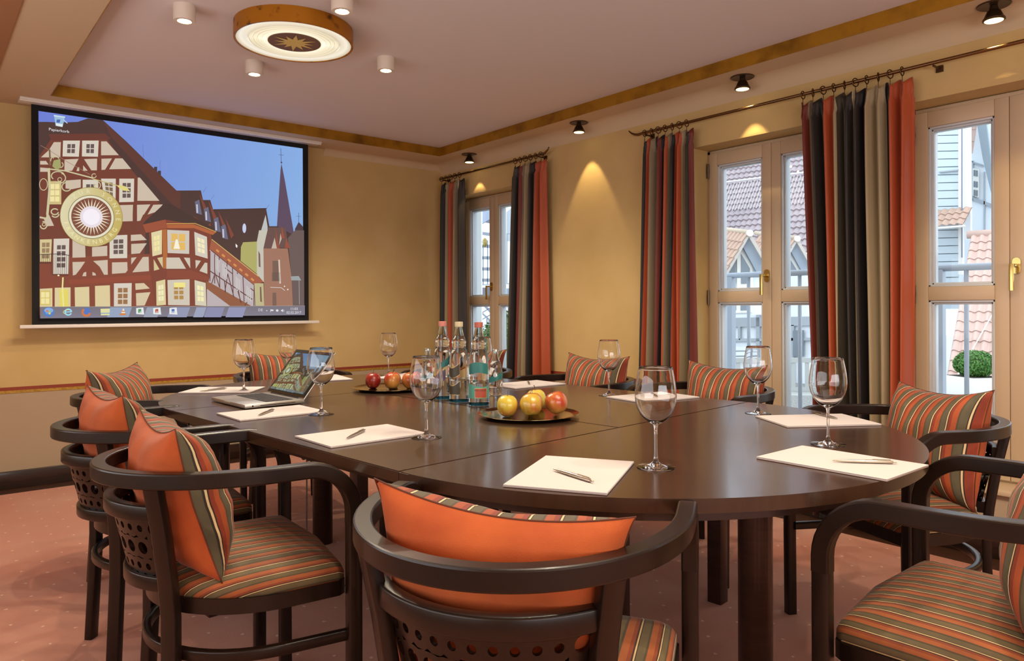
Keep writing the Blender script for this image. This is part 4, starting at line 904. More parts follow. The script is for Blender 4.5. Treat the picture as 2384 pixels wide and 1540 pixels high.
for k, (nm, x, y, ph, lb, cl, (ss, lean, turn)) in enumerate(CH):
    dz, rollc = DROP.get(nm, (0, 0))
    rz = math.radians(ph-90)
    c = chair0 if k == 0 else dup(chair0)
    c.location = (x, y, 0.008); c.rotation_euler = (0, 0, rz); c['label'] = lb; c['group'] = 'bentwood armchairs around the conference table'
    q = cush0 if k == 0 else dup(cush0)
    M = Matrix.Translation((x, y, 0.008)) @ Matrix.Rotation(rz, 4, 'Z') @ Matrix.Translation((ss, -0.120, 0.667+dz)) @ Matrix.Rotation(math.radians(rollc), 4, 'Y') @ Matrix.Rotation(math.radians(turn), 4, 'Z') @ Matrix.Rotation(math.radians(lean), 4, 'X')
    q.matrix_world = M; q.location = M.to_translation(); q.rotation_euler = M.to_euler(); q['label'] = cl; q['group'] = 'striped velvet cushions in the armchairs'
bm = bm_new(); add_box(bm, (0.11, -0.155, 0.425), (0.016, 0.002, 0.014)); s_ = obj('maker_sticker', bm, M_stick, chair0); s_['label'] = 'small orange sticker'

# ================================================================== ON THE TABLE
M_glass = glassmat('clear_crystal', (1, 1, 1), 1.46); M_bglass = glassmat('bottle_glass_water', (0.93, 0.975, 0.985), 1.36)
M_paper = mat('notepad_paper', (208, 200, 198), 0.7); M_board = mat('pad_backing', (120, 96, 80), 0.8); M_pen = mat('brushed_steel', (190, 180, 165), 0.28, metal=1.0)
T0 = TZ+0.0003
def make_glass():
    t = empty('wine_glass', (0, 0, 0), 0, 'x', 'wine glass')
    bm = bm_new(); lathe(bm, [(0, 0.0), (0.040, 0.0), (0.0425, 0.0008), (0.0425, 0.0016), (0.030, 0.0034), (0.014, 0.0065), (0.0062, 0.013), (0.0045, 0.022), (0, 0.022)], 44); obj('foot', bm, M_glass, t, autosm=60)
    bm = bm_new(); lathe(bm, [(0, 0.0215), (0.0045, 0.0215), (0.0036, 0.035), (0.0034, 0.07), (0.0040, 0.088), (0.006, 0.0955), (0, 0.0955)], 20); obj('stem', bm, M_glass, t, autosm=60)
    out = [(0, 0.095), (0.006, 0.0952), (0.0155, 0.1010), (0.0255, 0.1085), (0.0345, 0.1190), (0.0412, 0.1325), (0.0450, 0.1470), (0.0462, 0.1600), (0.0455, 0.1750), (0.0436, 0.1900), (0.0410, 0.2050), (0.0384, 0.2180), (0.0370, 0.2245), (0.0366, 0.2252)]
    inn = [(0.0362, 0.2247), (0.0378, 0.2180), (0.0404, 0.2050), (0.0430, 0.1900), (0.0449, 0.1750), (0.0456, 0.1600), (0.0444, 0.1470), (0.0405, 0.1330), (0.0336, 0.1200), (0.0242, 0.1100), (0.0135, 0.1035), (0, 0.1005)]
    bm = bm_new(); lathe(bm, out+inn, 56); obj('bowl', bm, M_glass, t, smooth=True)
    return t
GL = [('B', 993, 1019, 'wine glass on the near left side, beside the pad with the diagonal pen'), ('A', 748, 965, 'wine glass in front of the laptop screen'), ('E0', 568, 912, 'wine glass behind the laptop keyboard at the far left corner'), ('H', 669, 880, 'wine glass behind the open laptop screen'),
      ('I', 905, 875, 'wine glass standing alone behind the far apple tray'), ('F', None, None, 'wine glass mostly hidden behind the right-hand water bottles'), ('E', 1418, 921, 'wine glass in front of the cushion before the plain wall'), ('D', 1765, 963, 'wine glass in front of the middle french door'),
      ('G', 1928, 1036, 'wine glass in front of the widest curtain, behind the pad at the rounded near end'), ('C', 1527, 1089, 'wine glass nearest the viewer, beside the foreground pad')]
g0 = make_glass()
for k, (nm, x, y, lb) in enumerate(GL):
    p = on_z(x, y, TZ) if x else Vector((1.985, 2.615, TZ))
    o = g0 if k == 0 else dup(g0)
    o.location = (p.x, p.y, T0); o.rotation_euler = (0, 0, k*0.7); o['label'] = lb; o['group'] = 'empty wine glasses on the table'
# pads: centre, long-axis direction (degrees)
def pad_c(pts): v = [on_z(x, y, TZ+0.006) for x, y in pts]; return sum(v, Vector())/4
PADS = [('B', pad_c([(905, 988), (988, 1008), (768, 1040), (692, 1014)]), 2, (809, 1020), (848, 1002), 'white notepad with a diagonal pen on the near left side of the table'),
        ('A', pad_c([(694, 944), (742, 956), (567, 978), (518, 962)]), 2, (602, 967), (637, 954), 'white notepad in front of the laptop'),
        ('E0', Vector((1.035, 3.235, 0)), -38, (468, 911), (526, 904), 'white notepad at the far left corner behind the laptop'),
        ('C', pad_c([(1276, 1060), (1476, 1075), (1411, 1150), (1168, 1127)]), 31, (1290, 1093), (1379, 1121), 'white notepad nearest the viewer before the foreground chair'),
        ('G', pad_c([(1870, 1036), (2155, 1084), (2068, 1118), (1765, 1062)]), 90, (1943, 1073), (2083, 1077), 'white notepad at the rounded near end with a pen lying level'),
        ('D', pad_c([(1953, 962), (2048, 988), (1842, 993), (1761, 968)]), 147, (1899, 972), (1940, 963), 'white notepad before the chair at the nearest french door'),
        ('E', pad_c([(1480, 912), (1625, 924), (1560, 935), (1419, 925)]), 173, (1524, 915), (1532, 909), 'white notepad seen through the nearest wine glass'),
        ('F', pad_c([(1238, 885), (1306, 892), (1195, 903), (1162, 897)]), 178, (1226, 890), (1232, 882), 'white notepad to the right of the water bottles'),
        ('I', Vector((1.965, 3.235, 0)), 25, (915, 874), (940, 873), 'white notepad behind the far apple tray'),
        ('H', Vector((1.60, 3.44, 0)), 80, (745, 882), (752, 879), 'white notepad at the far end behind the laptop screen')]
def make_pad():
    t = empty('notepad', (0, 0, 0), 0, 'x', 'notepad')
    bm = bm_new()
    for q in range(4): add_box(bm, (0.0004*math.sin(q*2.1), 0.0004*math.cos(q*1.7), 0.0016+q*0.0011), (0.297, 0.21, 0.00095))
    obj('sheets', bm, M_paper, t); box('backing', (0, 0, 0.0006), (0.297, 0.21, 0.0010), M_board, t)
    return t
def make_pen():
    t = empty('ballpoint_pen', (0, 0, 0), 0, 'x', 'pen')
    def lx(bm, prof, n=14):
        lathe(bm, prof, n); bmesh.ops.rotate(bm, cent=(0, 0, 0), matrix=Matrix.Rotation(PI/2, 3, 'Y'), verts=bm.verts)
    bm = bm_new(); lx(bm, [(0, -0.068), (0.0012, -0.068), (0.0030, -0.052), (0.0040, -0.030), (0.0042, 0.0), (0, 0.0)]); obj('barrel', bm, M_pen, t, autosm=40)
    bm = bm_new(); lx(bm, [(0, 0.0005), (0.0042, 0.0005), (0.0042, 0.055), (0.0030, 0.060), (0, 0.060)]); add_box(bm, (0.036, 0, 0.0050), (0.038, 0.0026, 0.0010)); obj('cap', bm, M_pen, t, autosm=40)
    bm = bm_new(); lx(bm, [(0, 0.0602), (0.0019, 0.0602), (0.0019, 0.068), (0, 0.069)]); obj('push_button', bm, M_pen, t, autosm=40)
    return t
p0 = make_pad(); n0 = make_pen()
for k, (nm, c, ang, a, b_, lb) in enumerate(PADS):
    o = p0 if k == 0 else dup(p0)
    o.location = (c.x, c.y, T0); o.rotation_euler = (0, 0, math.radians(ang)); o['label'] = lb; o['group'] = 'notepads laid at each seat'
    pa, pb = on_z(*a, TZ+0.010), on_z(*b_, TZ+0.010)
    if nm in ('C', 'B', 'A', 'G', 'D', 'E0'): m_ = (pa+pb)/2; dd = pb-pa
    else: m_ = c+Vector((0.02, 0.01, 0)); dd = Vector((math.cos(YAW*0+0.9), math.sin(0.9), 0))
    if nm == 'D': dd = Vector((0.5, 0.86, 0))
    q = n0 if k == 0 else dup(n0)
    q.location = (m_.x, m_.y, T0+0.0054+0.0044); q.rotation_euler = (0, 0, math.atan2(dd.y, dd.x)); q['label'] = 'steel ballpoint pen lying on the '+lb.replace('white ', '', 1); q['group'] = 'ballpoint pens on the notepads'
    ws = q['label'].split()
    if len(ws) > 16: q['label'] = ' '.join(ws[:16])

# trays with apples
M_tray = mat('gilt_tray_top', (190, 160, 110), 0.12, metal=1.0); M_trayb = mat('tray_underside', (60, 44, 34), 0.4)
TRAYS = [((1.555, 1.800), 'round metal tray with yellow and red apples, nearer the viewer'), ((1.612, 2.790), 'round metal tray with red apples, farther back')]
for (x, y), lb in TRAYS:
    r = empty('serving_tray', (x, y, T0), 0, lb, 'tray', 'round apple trays')
    bm = bm_new(); lathe(bm, [(0, 0.0065), (0.140, 0.0065), (0.150, 0.0080), (0.162, 0.0115), (0.1665, 0.0125), (0.1665, 0.0115), (0.150, 0.0065), (0.140, 0.0052), (0, 0.0052)], 72); obj('plate', bm, M_tray, r, autosm=40)
    bm = bm_new(); lathe(bm, [(0, 0.0), (0.120, 0.0), (0.128, 0.0010), (0.140, 0.0048), (0, 0.0050)], 60); obj('base', bm, M_trayb, r, autosm=40)
def apple_mat(nm, base, blush, thr, stripe, off):
    m = mat(nm, base, 0.28, coat=0.5); nt = m.node_tree; b = nt.nodes['Principled BSDF']
    tc = nt.nodes.new('ShaderNodeTexCoord'); mp_ = nt.nodes.new('ShaderNodeMapping'); mp_.inputs['Location'].default_value = off; nt.links.new(tc.outputs['Object'], mp_.inputs[0])
    a = nt.nodes.new('ShaderNodeTexNoise'); a.inputs['Scale'].default_value = 14; a.inputs['Detail'].default_value = 1; nt.links.new(mp_.outputs[0], a.inputs['Vector'])
    s2 = nt.nodes.new('ShaderNodeMapping'); s2.inputs['Scale'].default_value = (130, 130, 12); nt.links.new(tc.outputs['Object'], s2.inputs[0])
    st = nt.nodes.new('ShaderNodeTexNoise'); st.inputs['Scale'].default_value = 1.0; st.inputs['Detail'].default_value = 3; nt.links.new(s2.outputs[0], st.inputs['Vector'])
    ad = nt.nodes.new('ShaderNodeMath'); ad.operation = 'MULTIPLY_ADD'; ad.inputs[1].default_value = stripe; nt.links.new(st.outputs['Fac'], ad.inputs[0]); nt.links.new(a.outputs['Fac'], ad.inputs[2])
    rp = nt.nodes.new('ShaderNodeValToRGB'); rp.color_ramp.elements[0].position = thr-0.10; rp.color_ramp.elements[1].position = thr+0.16
    rp.color_ramp.elements[0].color = (*lin(base), 1); rp.color_ramp.elements[1].color = (*lin(blush), 1); nt.links.new(ad.outputs[0], rp.inputs[0]); nt.links.new(rp.outputs[0], b.inputs['Base Color'])
    b.inputs['Subsurface Weight'].default_value = 0.0
    return m
M_app = [apple_mat('apple_yellow_blush', (206, 184, 66), (200, 96, 50), 0.72, 0.2, (0, 0, 0)), apple_mat('apple_half_red', (200, 168, 62), (164, 50, 36), 0.66, 0.3, (0.3, 0, 0)), apple_mat('apple_orange_red', (206, 144, 66), (176, 62, 38), 0.60, 0.3, (0, 0.4, 0)), apple_mat('apple_deep_red', (184, 72, 44), (142, 34, 28), 0.55, 0.35, (0.1, 0.2, 0)), apple_mat('apple_pale', (206, 190, 80), (222, 150, 84), 0.70, 0.2, (0.5, 0.2, 0))]
M_stem = mat('apple_stem', (86, 62, 34), 0.8)
def apple(name, loc, m, s, tilt, rz, stem, lb):
    r = empty(name, loc, 0, lb, 'apple', 'apples on the trays'); r.rotation_euler = (tilt[0], tilt[1], rz)
    pr = []; n_ = 20
    for q in range(n_+1):
        a = PI*q/n_; rr = 0.0345*math.sin(a)**0.86*(1+0.06*math.cos(a)); z = -0.031*math.cos(PI-a)*-1
        z = 0.0355*math.cos(a); z -= 0.0105*math.exp(-(rr/0.0085)**2)*(1 if z > 0 else -0.55)
        pr.append((rr if 0 < q < n_ else 0, z))
    bm = bm_new(); lathe(bm, pr[::-1], 28)
    for v in bm.verts:
        a = math.atan2(v.co.y, v.co.x); k_ = 1+0.018*math.sin(5*a)*(0.5-v.co.z/0.06)+0.02*math.sin(a*2+rz); v.co.x *= k_*s; v.co.y *= k_*s; v.co.z *= s
    obj('flesh', bm, m, r, smooth=True)
    bm = bm_new(); tube(bm, [(0, 0, 0.022*s), (0.001, 0.0, 0.032*s), (0.004*stem, 0.002*stem, 0.042*s), (0.008*stem, 0.003*stem, 0.049*s)], [0.0012, 0.001, 0.0011, 0.0015], 6); obj('stem', bm, M_stem, r, smooth=True)
AZ = TZ+0.0068+0.0335
AP = [((1.4775, 1.815), 0, 1.0, (0.05, 0), 0.6, 1, 'yellow apple with an orange blush, leftmost on the near tray'), ((1.530, 1.758), 1, 1.04, (0.25, 0.1), 2.4, -1, 'apple half yellow half dark red, foremost on the near tray'),
      ((1.585, 1.815), 2, 1.0, (0.0, 0.1), 1.1, -0.5, 'apple tucked close behind the foremost one on the near tray'), ((1.650, 1.870), 4, 1.0, (0.1, 0), 3.2, 1, 'pale yellow apple at the back of the near tray'), ((1.618, 1.733), 2, 1.05, (0.35, -0.1), 4.2, -0.6, 'orange and dark red apple at the right of the near tray'),
      ((1.545, 2.830), 3, 1.0, (0, 0.05), 0.3, 1, 'deep red apple alone at the left of the far tray'), ((1.595, 2.752), 2, 1.02, (0.1, 0), 1.6, -1, 'pinkish striped apple foremost on the far tray'), ((1.635, 2.812), 2, 1.0, (0, 0), 2.7, -0.6, 'orange apple directly behind another on the far tray'),
      ((1.668, 2.722), 2, 1.02, (0, 0.1), 4.0, 1, 'orange red apple on the far tray beside the nearer glass rim'), ((1.715, 2.775), 3, 0.98, (0.1, 0.1), 5.2, 1, 'red apple on the far tray seen through a wine glass')]
for (x, y), mi, s, tl, rz, st, lb in AP: apple('apple', (x, y, AZ+0.03*(s-1)+0.004*abs(tl[0])/0.3), M_app[mi], s, tl, rz, st, lb)

# bottles
M_cap = {'pink': mat('cap_pink', (196, 122, 112), 0.5), 'beige': mat('cap_beige', (196, 184, 150), 0.4), 'red': mat('cap_red', (170, 88, 76), 0.5)}
M_teal = mat('label_teal', (40, 112, 108), 0.45); M_teal2 = mat('label_teal_light', (84, 158, 142), 0.45); M_lred = mat('label_copper', (176, 84, 66), 0.4); M_lgold = mat('label_gold', (196, 176, 120), 0.35, metal=0.5); M_ldk = mat('label_dark', (62, 56, 40), 0.4); M_lpur = mat('label_plum', (96, 74, 110), 0.4); M_crown = mat('crown_cap', (176, 176, 170), 0.3, metal=0.9)
def patch(name, rad, fa, a0, a1, zl, zh, m, par, n_=18, th=0.0003):
    """label wrapped round a bottle of radius rad(z), facing fa"""
    bm = bm_new(); rows = 5; gr = []
    for q in range(n_+1):
        u = q/n_; a = fa+a0+(a1-a0)*u; lo, hi = zl(u), zh(u); gr.append([bm.verts.new(((rad(lo+(hi-lo)*j/rows)+th)*math.cos(a), (rad(lo+(hi-lo)*j/rows)+th)*math.sin(a), lo+(hi-lo)*j/rows)) for j in range(rows+1)])
    for q in range(n_):
        for j in range(rows): f = bm.faces.new((gr[q][j], gr[q+1][j], gr[q+1][j+1], gr[q][j+1])); f.smooth = True
    return obj(name, bm, m, par)
BIG = [(0.034, 0.0), (0.0368, 0.004), (0.0372, 0.012), (0.0372, 0.080), (0.0364, 0.084), (0.0372, 0.088), (0.0364, 0.092), (0.0372, 0.096), (0.0368, 0.140), (0.0358, 0.165), (0.0340, 0.182), (0.0325, 0.193), (0.0290, 0.201), (0.0262, 0.206), (0.0270, 0.209), (0.0260, 0.212), (0.0270, 0.215), (0.0260, 0.218), (0.0276, 0.226), (0.0268, 0.234), (0.0236, 0.243), (0.0196, 0.252), (0.0130, 0.283), (0.0128, 0.300)]
SML = [(0.027, 0.0), (0.0295, 0.004), (0.0298, 0.010), (0.0298, 0.030), (0.0292, 0.033), (0.0298, 0.036), (0.0296, 0.080), (0.0285, 0.100), (0.0262, 0.110), (0.0250, 0.114), (0.0256, 0.117), (0.0246, 0.120), (0.0250, 0.123), (0.0215, 0.134), (0.0160, 0.148), (0.0128, 0.160), (0.0122, 0.180)]
def rfun(prof):
    def f(z):
        for (r0, z0), (r1, z1) in zip(prof, prof[1:]):
            if z0 <= z <= z1: return r0+(r1-r0)*(z-z0)/max(z1-z0, 1e-6)
        return prof[-1][0]
    return f
def bottle(loc, kind, cap, label):
    big = kind != 'small'; P_ = BIG if big else SML; wl = 0.252 if big else 0.140; top = P_[-1][1]
    r = empty('water_bottle', loc, 0, label, 'bottle', 'mineral water bottles')
    fa = math.atan2(-loc[1], -loc[0])
    rf = rfun(P_); inn = [(rf(top)-0.0035, top)] + [(rf(z)-0.0025, z) for z in ([0.295, 0.283, 0.268, wl] if big else [0.17, 0.16, 0.148, wl])] + [(0, wl-0.0008)]
    bm = bm_new(); lathe(bm, [(0, 0.006), (0.02, 0.003), (0.028 if big else 0.022, 0.0)]+P_+inn, 48); obj('glass_body', bm, M_bglass, r, autosm=50)
    if big:
        bm = bm_new(); lathe(bm, [(0.0135, 0.2855), (0.0155, 0.286), (0.0158, 0.302), (0.0148, 0.305), (0, 0.3055), (0, 0.3012), (0.0134, 0.3012)], 32); o = obj('screw_cap', bm, M_cap[cap], r, autosm=40); o['label'] = cap+' plastic screw cap'
        bm = bm_new(); lathe(bm, [(0.0340, 0.0012), (0.0371, 0.0035), (0.0374, 0.0050), (0.0374, 0.0085), (0.0371, 0.0085), (0.034, 0.002)], 40, closed=True); obj('base_rim', bm, glassmat('blue_base_glass', (0.25, 0.62, 0.75), 1.4) if 'blue_base_glass' not in MATS else MATS['blue_base_glass'], r, smooth=True)
    else:
        bm = bm_new(); lathe(bm, [(0.0125, 0.178), (0.0150, 0.1785), (0.0150, 0.180), (0.0140, 0.186), (0.0120, 0.1885), (0, 0.189), (0, 0.1815), (0.0124, 0.1815)], 21); obj('crown_cap', bm, M_crown, r, autosm=40)
    c = lambda v: (lambda u: v)
    if kind == 'b1':
        patch('shoulder_label', rf, fa, -0.35, 1.2, lambda u: 0.118+0.028*u, lambda u: 0.150+0.030*u-0.01*(1-u), M_teal, r); patch('lower_label', rf, fa, -0.9, 0.3, lambda u: 0.045+0.035*u, lambda u: 0.080+0.040*u, M_lpur, r); patch('label_edge', rf, fa, -0.9, 0.35, lambda u: 0.086+0.040*u, lambda u: 0.089+0.042*u, M_lgold, r)
    if kind == 'b2':
        sw = lambda u: 0.012*math.sin(PI*u)
        patch('upper_label', rf, fa, -1.5, 0.05, lambda u: 0.104-sw(u)+0.004*u, lambda u: 0.136-sw(u)+0.012*u, M_ldk, r); patch('label_edge', rf, fa, -1.5, 0.05, lambda u: 0.1365-sw(u)+0.012*u, lambda u: 0.1385-sw(u)+0.012*u, M_lgold, r); patch('label_edge', rf, fa, -1.5, 0.05, lambda u: 0.1015-sw(u)+0.004*u, lambda u: 0.1035-sw(u)+0.004*u, M_lgold, r)
        patch('lower_label', rf, fa, -1.5, 0.08, c(0.031), lambda u: 0.072-sw(u)+0.010*u*u, M_ldk, r); patch('label_edge', rf, fa, -1.5, 0.08, lambda u: 0.0725-sw(u)+0.010*u*u, lambda u: 0.0745-sw(u)+0.010*u*u, M_lgold, r); patch('label_edge', rf, fa, -1.5, 0.08, c(0.029), c(0.0308), M_lgold, r)
    if kind == 'b3':
        patch('shoulder_label', rf, fa, -1.25, 1.15, lambda u: 0.118-0.004*math.cos(6*u), lambda u: 0.150+0.010*math.sin(PI*u), M_teal, r); patch('lower_label', rf, fa, -1.4, 1.35, c(0.028), lambda u: 0.076+0.006*math.cos(5*u), M_teal2, r)
        patch('copper_label', lambda z: rf(z)+0.0003, fa, -0.42, 0.85, c(0.030), c(0.066), M_lgold, r); patch('copper_label', lambda z: rf(z)+0.0005, fa, -0.38, 0.81, c(0.032), c(0.064), M_lred, r)
        for i, ch in enumerate('WALDECK'):
            a = fa-0.30+i*0.165; rr = 0.0384
            text_mesh('label_lettering', ch, 0.0095, M_ldk, r, Matrix.Translation((rr*math.cos(a), rr*math.sin(a), 0.0575)) @ Matrix.Rotation(a+PI/2, 4, 'Z') @ Matrix.Rotation(PI/2, 4, 'X'))
    if kind == 'small':
        patch('label_band', rf, fa, -1.3, 1.3, lambda u: 0.050+0.022*u, lambda u: 0.072+0.026*u, M_teal, r); patch('drop_emblem', rf, fa, -0.35, 0.25, lambda u: 0.084-0.008*math.sin(PI*u), lambda u: 0.084+0.014*math.sin(PI*u), M_crown, r)
def gp(px_, dep): d = ray(px_, HY); d.z = 0; return d*dep
bottle((*on_z(1031, 929, TZ)[:2], T0), 'b1', 'pink', 'tall water bottle with pink cap, leftmost of the three tall ones')
bottle((*on_z(1069, 936, TZ)[:2], T0), 'b2', 'beige', 'tall water bottle with beige cap, in the middle of the three')
bottle((*on_z(1115, 944, TZ)[:2], T0), 'b3', 'red', 'tall water bottle with red cap and teal and copper labels')
v = gp(1153, 2.95); bottle((v.x, v.y, T0), 'small', None, 'small water bottle to the right of the tall ones')
v = gp(995, 3.03); bottle((v.x, v.y, T0), 'small', None, 'small water bottle to the left of the tall ones, seen over a glass')

# laptop
M_alu = mat('brushed_aluminium', (196, 192, 184), 0.32, metal=0.85); M_key = mat('black_keys', (38, 34, 36), 0.5); M_bez = mat('black_bezel', (14, 13, 14), 0.12, coat=0.6)
lap = empty('laptop', (1.005, 2.748, T0), math.radians(3-90), 'open silver laptop with its bright screen tilted far back', 'laptop')
bm = bm_new(); add_box(bm, (0, 0, 0.009), (0.325, 0.227, 0.014), None, 0.003); obj('base', bm, M_alu, lap, autosm=40)
box('keyboard_well', (0, 0.028, 0.0161), (0.276, 0.108, 0.0006), mat('well', (110, 104, 100), 0.5, metal=0.5), lap)
box('trackpad', (0, -0.070, 0.0161), (0.105, 0.072, 0.0005), mat('trackpad', (182, 178, 170), 0.28, metal=0.8), lap)
k0 = None
for rr_ in range(6):
    for cc in range(13):
        if rr_ == 0 and 4 <= cc <= 8: continue
        if k0 is None:
            bm = bm_new(); add_box(bm, (0, 0, 0), (0.0172, 0.0150, 0.0016), None, 0.0006); k0 = obj('key', bm, M_key, lap, autosm=40); kk = k0
        else: kk = k0.copy(); COL.objects.link(kk); kk.parent = lap
        kk.location = (-0.1266+cc*0.0211, -0.0165+rr_*0.0178, 0.0172)
box('space_bar', (0, -0.0165, 0.0172), (0.1, 0.0150, 0.0016), M_key, lap)
for y0 in (0.0, 0.0): pass
box('optical_slot', (0.1627, 0.01, 0.009), (0.0006, 0.135, 0.0022), M_black, lap); box('front_notch', (0.0, -0.1137, 0.013), (0.05, 0.0008, 0.004), mat('notch', (210, 204, 180), 0.3), lap)
for q in range(1): 
    bm = bm_new(); lathe(bm, [(0, 0), (0.0032, 0), (0.0032, 0.0005), (0, 0.0005)], 12); bmesh.ops.rotate(bm, cent=(0, 0, 0), matrix=Matrix.Rotation(PI/2, 3, 'Y'), verts=bm.verts); bmesh.ops.translate(bm, vec=(0.1626, -0.085, 0.009), verts=bm.verts); obj('jack_socket', bm, M_black, lap)
TLM = Matrix.Translation((0, 0.108, 0.015)) @ Matrix.Rotation(-math.radians(38), 4, 'X')
LHT = 0.215
bm = bm_new(); add_box(bm, (0, 0.0035, LHT/2+0.002), (0.325, 0.006, LHT), TLM, 0.002); obj('lid', bm, M_alu, lap, autosm=40)
bm = bm_new(); add_box(bm, (0, -0.0004, LHT/2+0.004), (0.321, 0.0016, LHT-0.006), TLM); obj('bezel', bm, M_bez, lap)
bm = bm_new(); tube(bm, [(-0.12, 0.112, 0.0145), (0.12, 0.112, 0.0145)], 0.006, 12); obj('hinge', bm, M_bez, lap, autosm=40)
ms = bpy.data.materials.new('laptop_display'); ms.use_nodes = True; nt = ms.node_tree; b = nt.nodes['Principled BSDF']; at = nt.nodes.new('ShaderNodeVertexColor'); at.layer_name = 'Col'; b.inputs['Base Color'].default_value = (0.01, 0.01, 0.01, 1)
mmx = nt.nodes.new('ShaderNodeMix'); mmx.data_type = 'RGBA'; mmx.blend_type = 'MULTIPLY'; mmx.inputs[0].default_value = 1.0; nt.links.new(at.outputs['Color'], mmx.inputs[6]); mmx.inputs[7].default_value = (0.72, 0.95, 0.72, 1)
nt.links.new(mmx.outputs[2], b.inputs['Emission Color']); b.inputs['Emission Strength'].default_value = 0.55; b.inputs['Roughness'].default_value = 0.25
xs = [v_[0] for v_ in pv[:4]]; x_0, x_1 = min(xs), max(xs); z_0, z_1 = min(v_[2] for v_ in pv[:4]), max(v_[2] for v_ in pv[:4]); DW, DH = 0.290, 0.181
dv = [TLM @ Vector((-DW/2+DW*(v_[0]-x_0)/(x_1-x_0), -0.0014-(SY-v_[1])*0.16, 0.019+DH*(v_[2]-z_0)/(z_1-z_0))) for v_ in pv]
me = bpy.data.meshes.new('display'); me.from_pydata(dv, [], pf); ca = me.color_attributes.new('Col', 'FLOAT_COLOR', 'POINT')
for i, c_ in enumerate(pc): ca.data[i].color = c_
link('display', me, ms, lap)
# cable loops hanging below the table and a small bright adapter
M_cab = mat('grey_cable', (120, 112, 106), 0.5)
bm = bm_new(); c0 = Vector((0.98, 2.50, 0))
def cb(pts, r_): tube(bm, pts, r_, 8)
cb([(1.115, 2.62, 0.70), (1.12, 2.60, 0.62), (1.13, 2.58, 0.55), (1.12, 2.56, 0.30), (1.13, 2.55, 0.013), (1.35, 2.62, 0.013)], 0.003)
cb([(1.125, 2.60+0.035*math.cos(a), 0.585+0.055*math.sin(a)) for a in [2*PI*q/20 for q in range(38)]], 0.0035)
cb([(1.14, 2.59+0.030*math.cos(a), 0.575+0.050*math.sin(a)) for a in [2*PI*q/20+1 for q in range(38)]], 0.0035)
tag(obj('power_cable', bm, M_cab, smooth=True), 'grey cable coiled and hanging under the table below the laptop', 'cable')

# ================================================================== OUTSIDE
M_ewhite = mat('white_render', (232, 236, 240), 0.85); M_egrey = mat('grey_timber', (168, 174, 180), 0.8); M_rail = mat('grey_railing', (176, 184, 196), 0.5)
M_edark = mat('dark_slate', (110, 108, 118), 0.8); M_tile = mat('clay_tile', (208, 176, 162), 0.8, noise=(1.2, (190, 156, 144), 0.35, 0.7)); M_tile2 = mat('old_clay_tile', (182, 166, 166), 0.8, noise=(0.8, (158, 146, 150), 0.3, 0.7)); M_blue = mat('blue_grey_board', (196, 208, 214), 0.75); M_epane = mat('far_pane', (120, 128, 136), 0.2)
M_tile3 = mat('brown_clay_tile', (196, 164, 144), 0.8, noise=(3, (176, 146, 130), 0.3, 0.7)); M_grav = mat('terrace_gravel', (150, 148, 142), 0.95, noise=(30, (110, 108, 104), 0.4, 0.6)); M_leaf = mat('boxwood_leaf', (92, 140, 52), 0.6, noise=(20, (60, 108, 40), 0.3, 0.7)); M_leaf2 = mat('hedge_leaf', (70, 98, 52), 0.7, noise=(9, (104, 120, 60), 0.3, 0.7))
ZT = -0.60
box('terrace', (9.5, 8.0, ZT-0.05), (11.0, 26.0, 0.1), M_grav, kind='structure')
box('far_ground', (30, 15, -1.2), (60, 60, 0.1), mat('pale_paving', (176, 176, 176), 0.9), kind='structure')
# balcony railings before the middle and nearest doors
def railing(label, XB, y0, y1, ztop, posts, bars):
    r = empty('balcony_railing', (XB, (y0+y1)/2, ZT), 0, label, 'railing'); L = Vector(r.location)
    def tb(nm, a, b_, rad, flat=None):
        bm = bm_new(); tube(bm, [Vector(a)-L, Vector(b_)-L], rad, 10); obj(nm, bm, M_rail, r, smooth=True)
    tb('handrail', (XB, y0, ztop), (XB, y1, ztop), 0.020)
    tb('bottom_rail', (XB, y0, ztop-1.0), (XB, y1, ztop-1.0), 0.014)
    for y in posts: box('post', Vector((XB, y, (ztop+ZT)/2))-L, (0.05, 0.042, ztop-ZT-0.02), M_rail, r)
    for y in bars: tb('baluster', (XB, y, ztop-0.01), (XB, y, ztop-1.0), 0.0125)
XB = 4.45
def yb(px_): return on_x(px_, 700, XB).y
zr2 = on_x(1777, 639, XB).z; zr3 = on_x(2330, 619, XB).z
railing('grey metal railing outside the middle french door', XB, yb(1640), yb(1935), zr2, [yb(1702)], [yb(1743), yb(1826), yb(1862), yb(1905)])
railing('grey metal railing outside the nearest french door', XB, yb(2187), yb(2470), zr3, [yb(2189)], [yb(2250), yb(2318), yb(2390), yb(2450)])
M_rail2 = mat('far_railing', (130, 134, 146), 0.6)
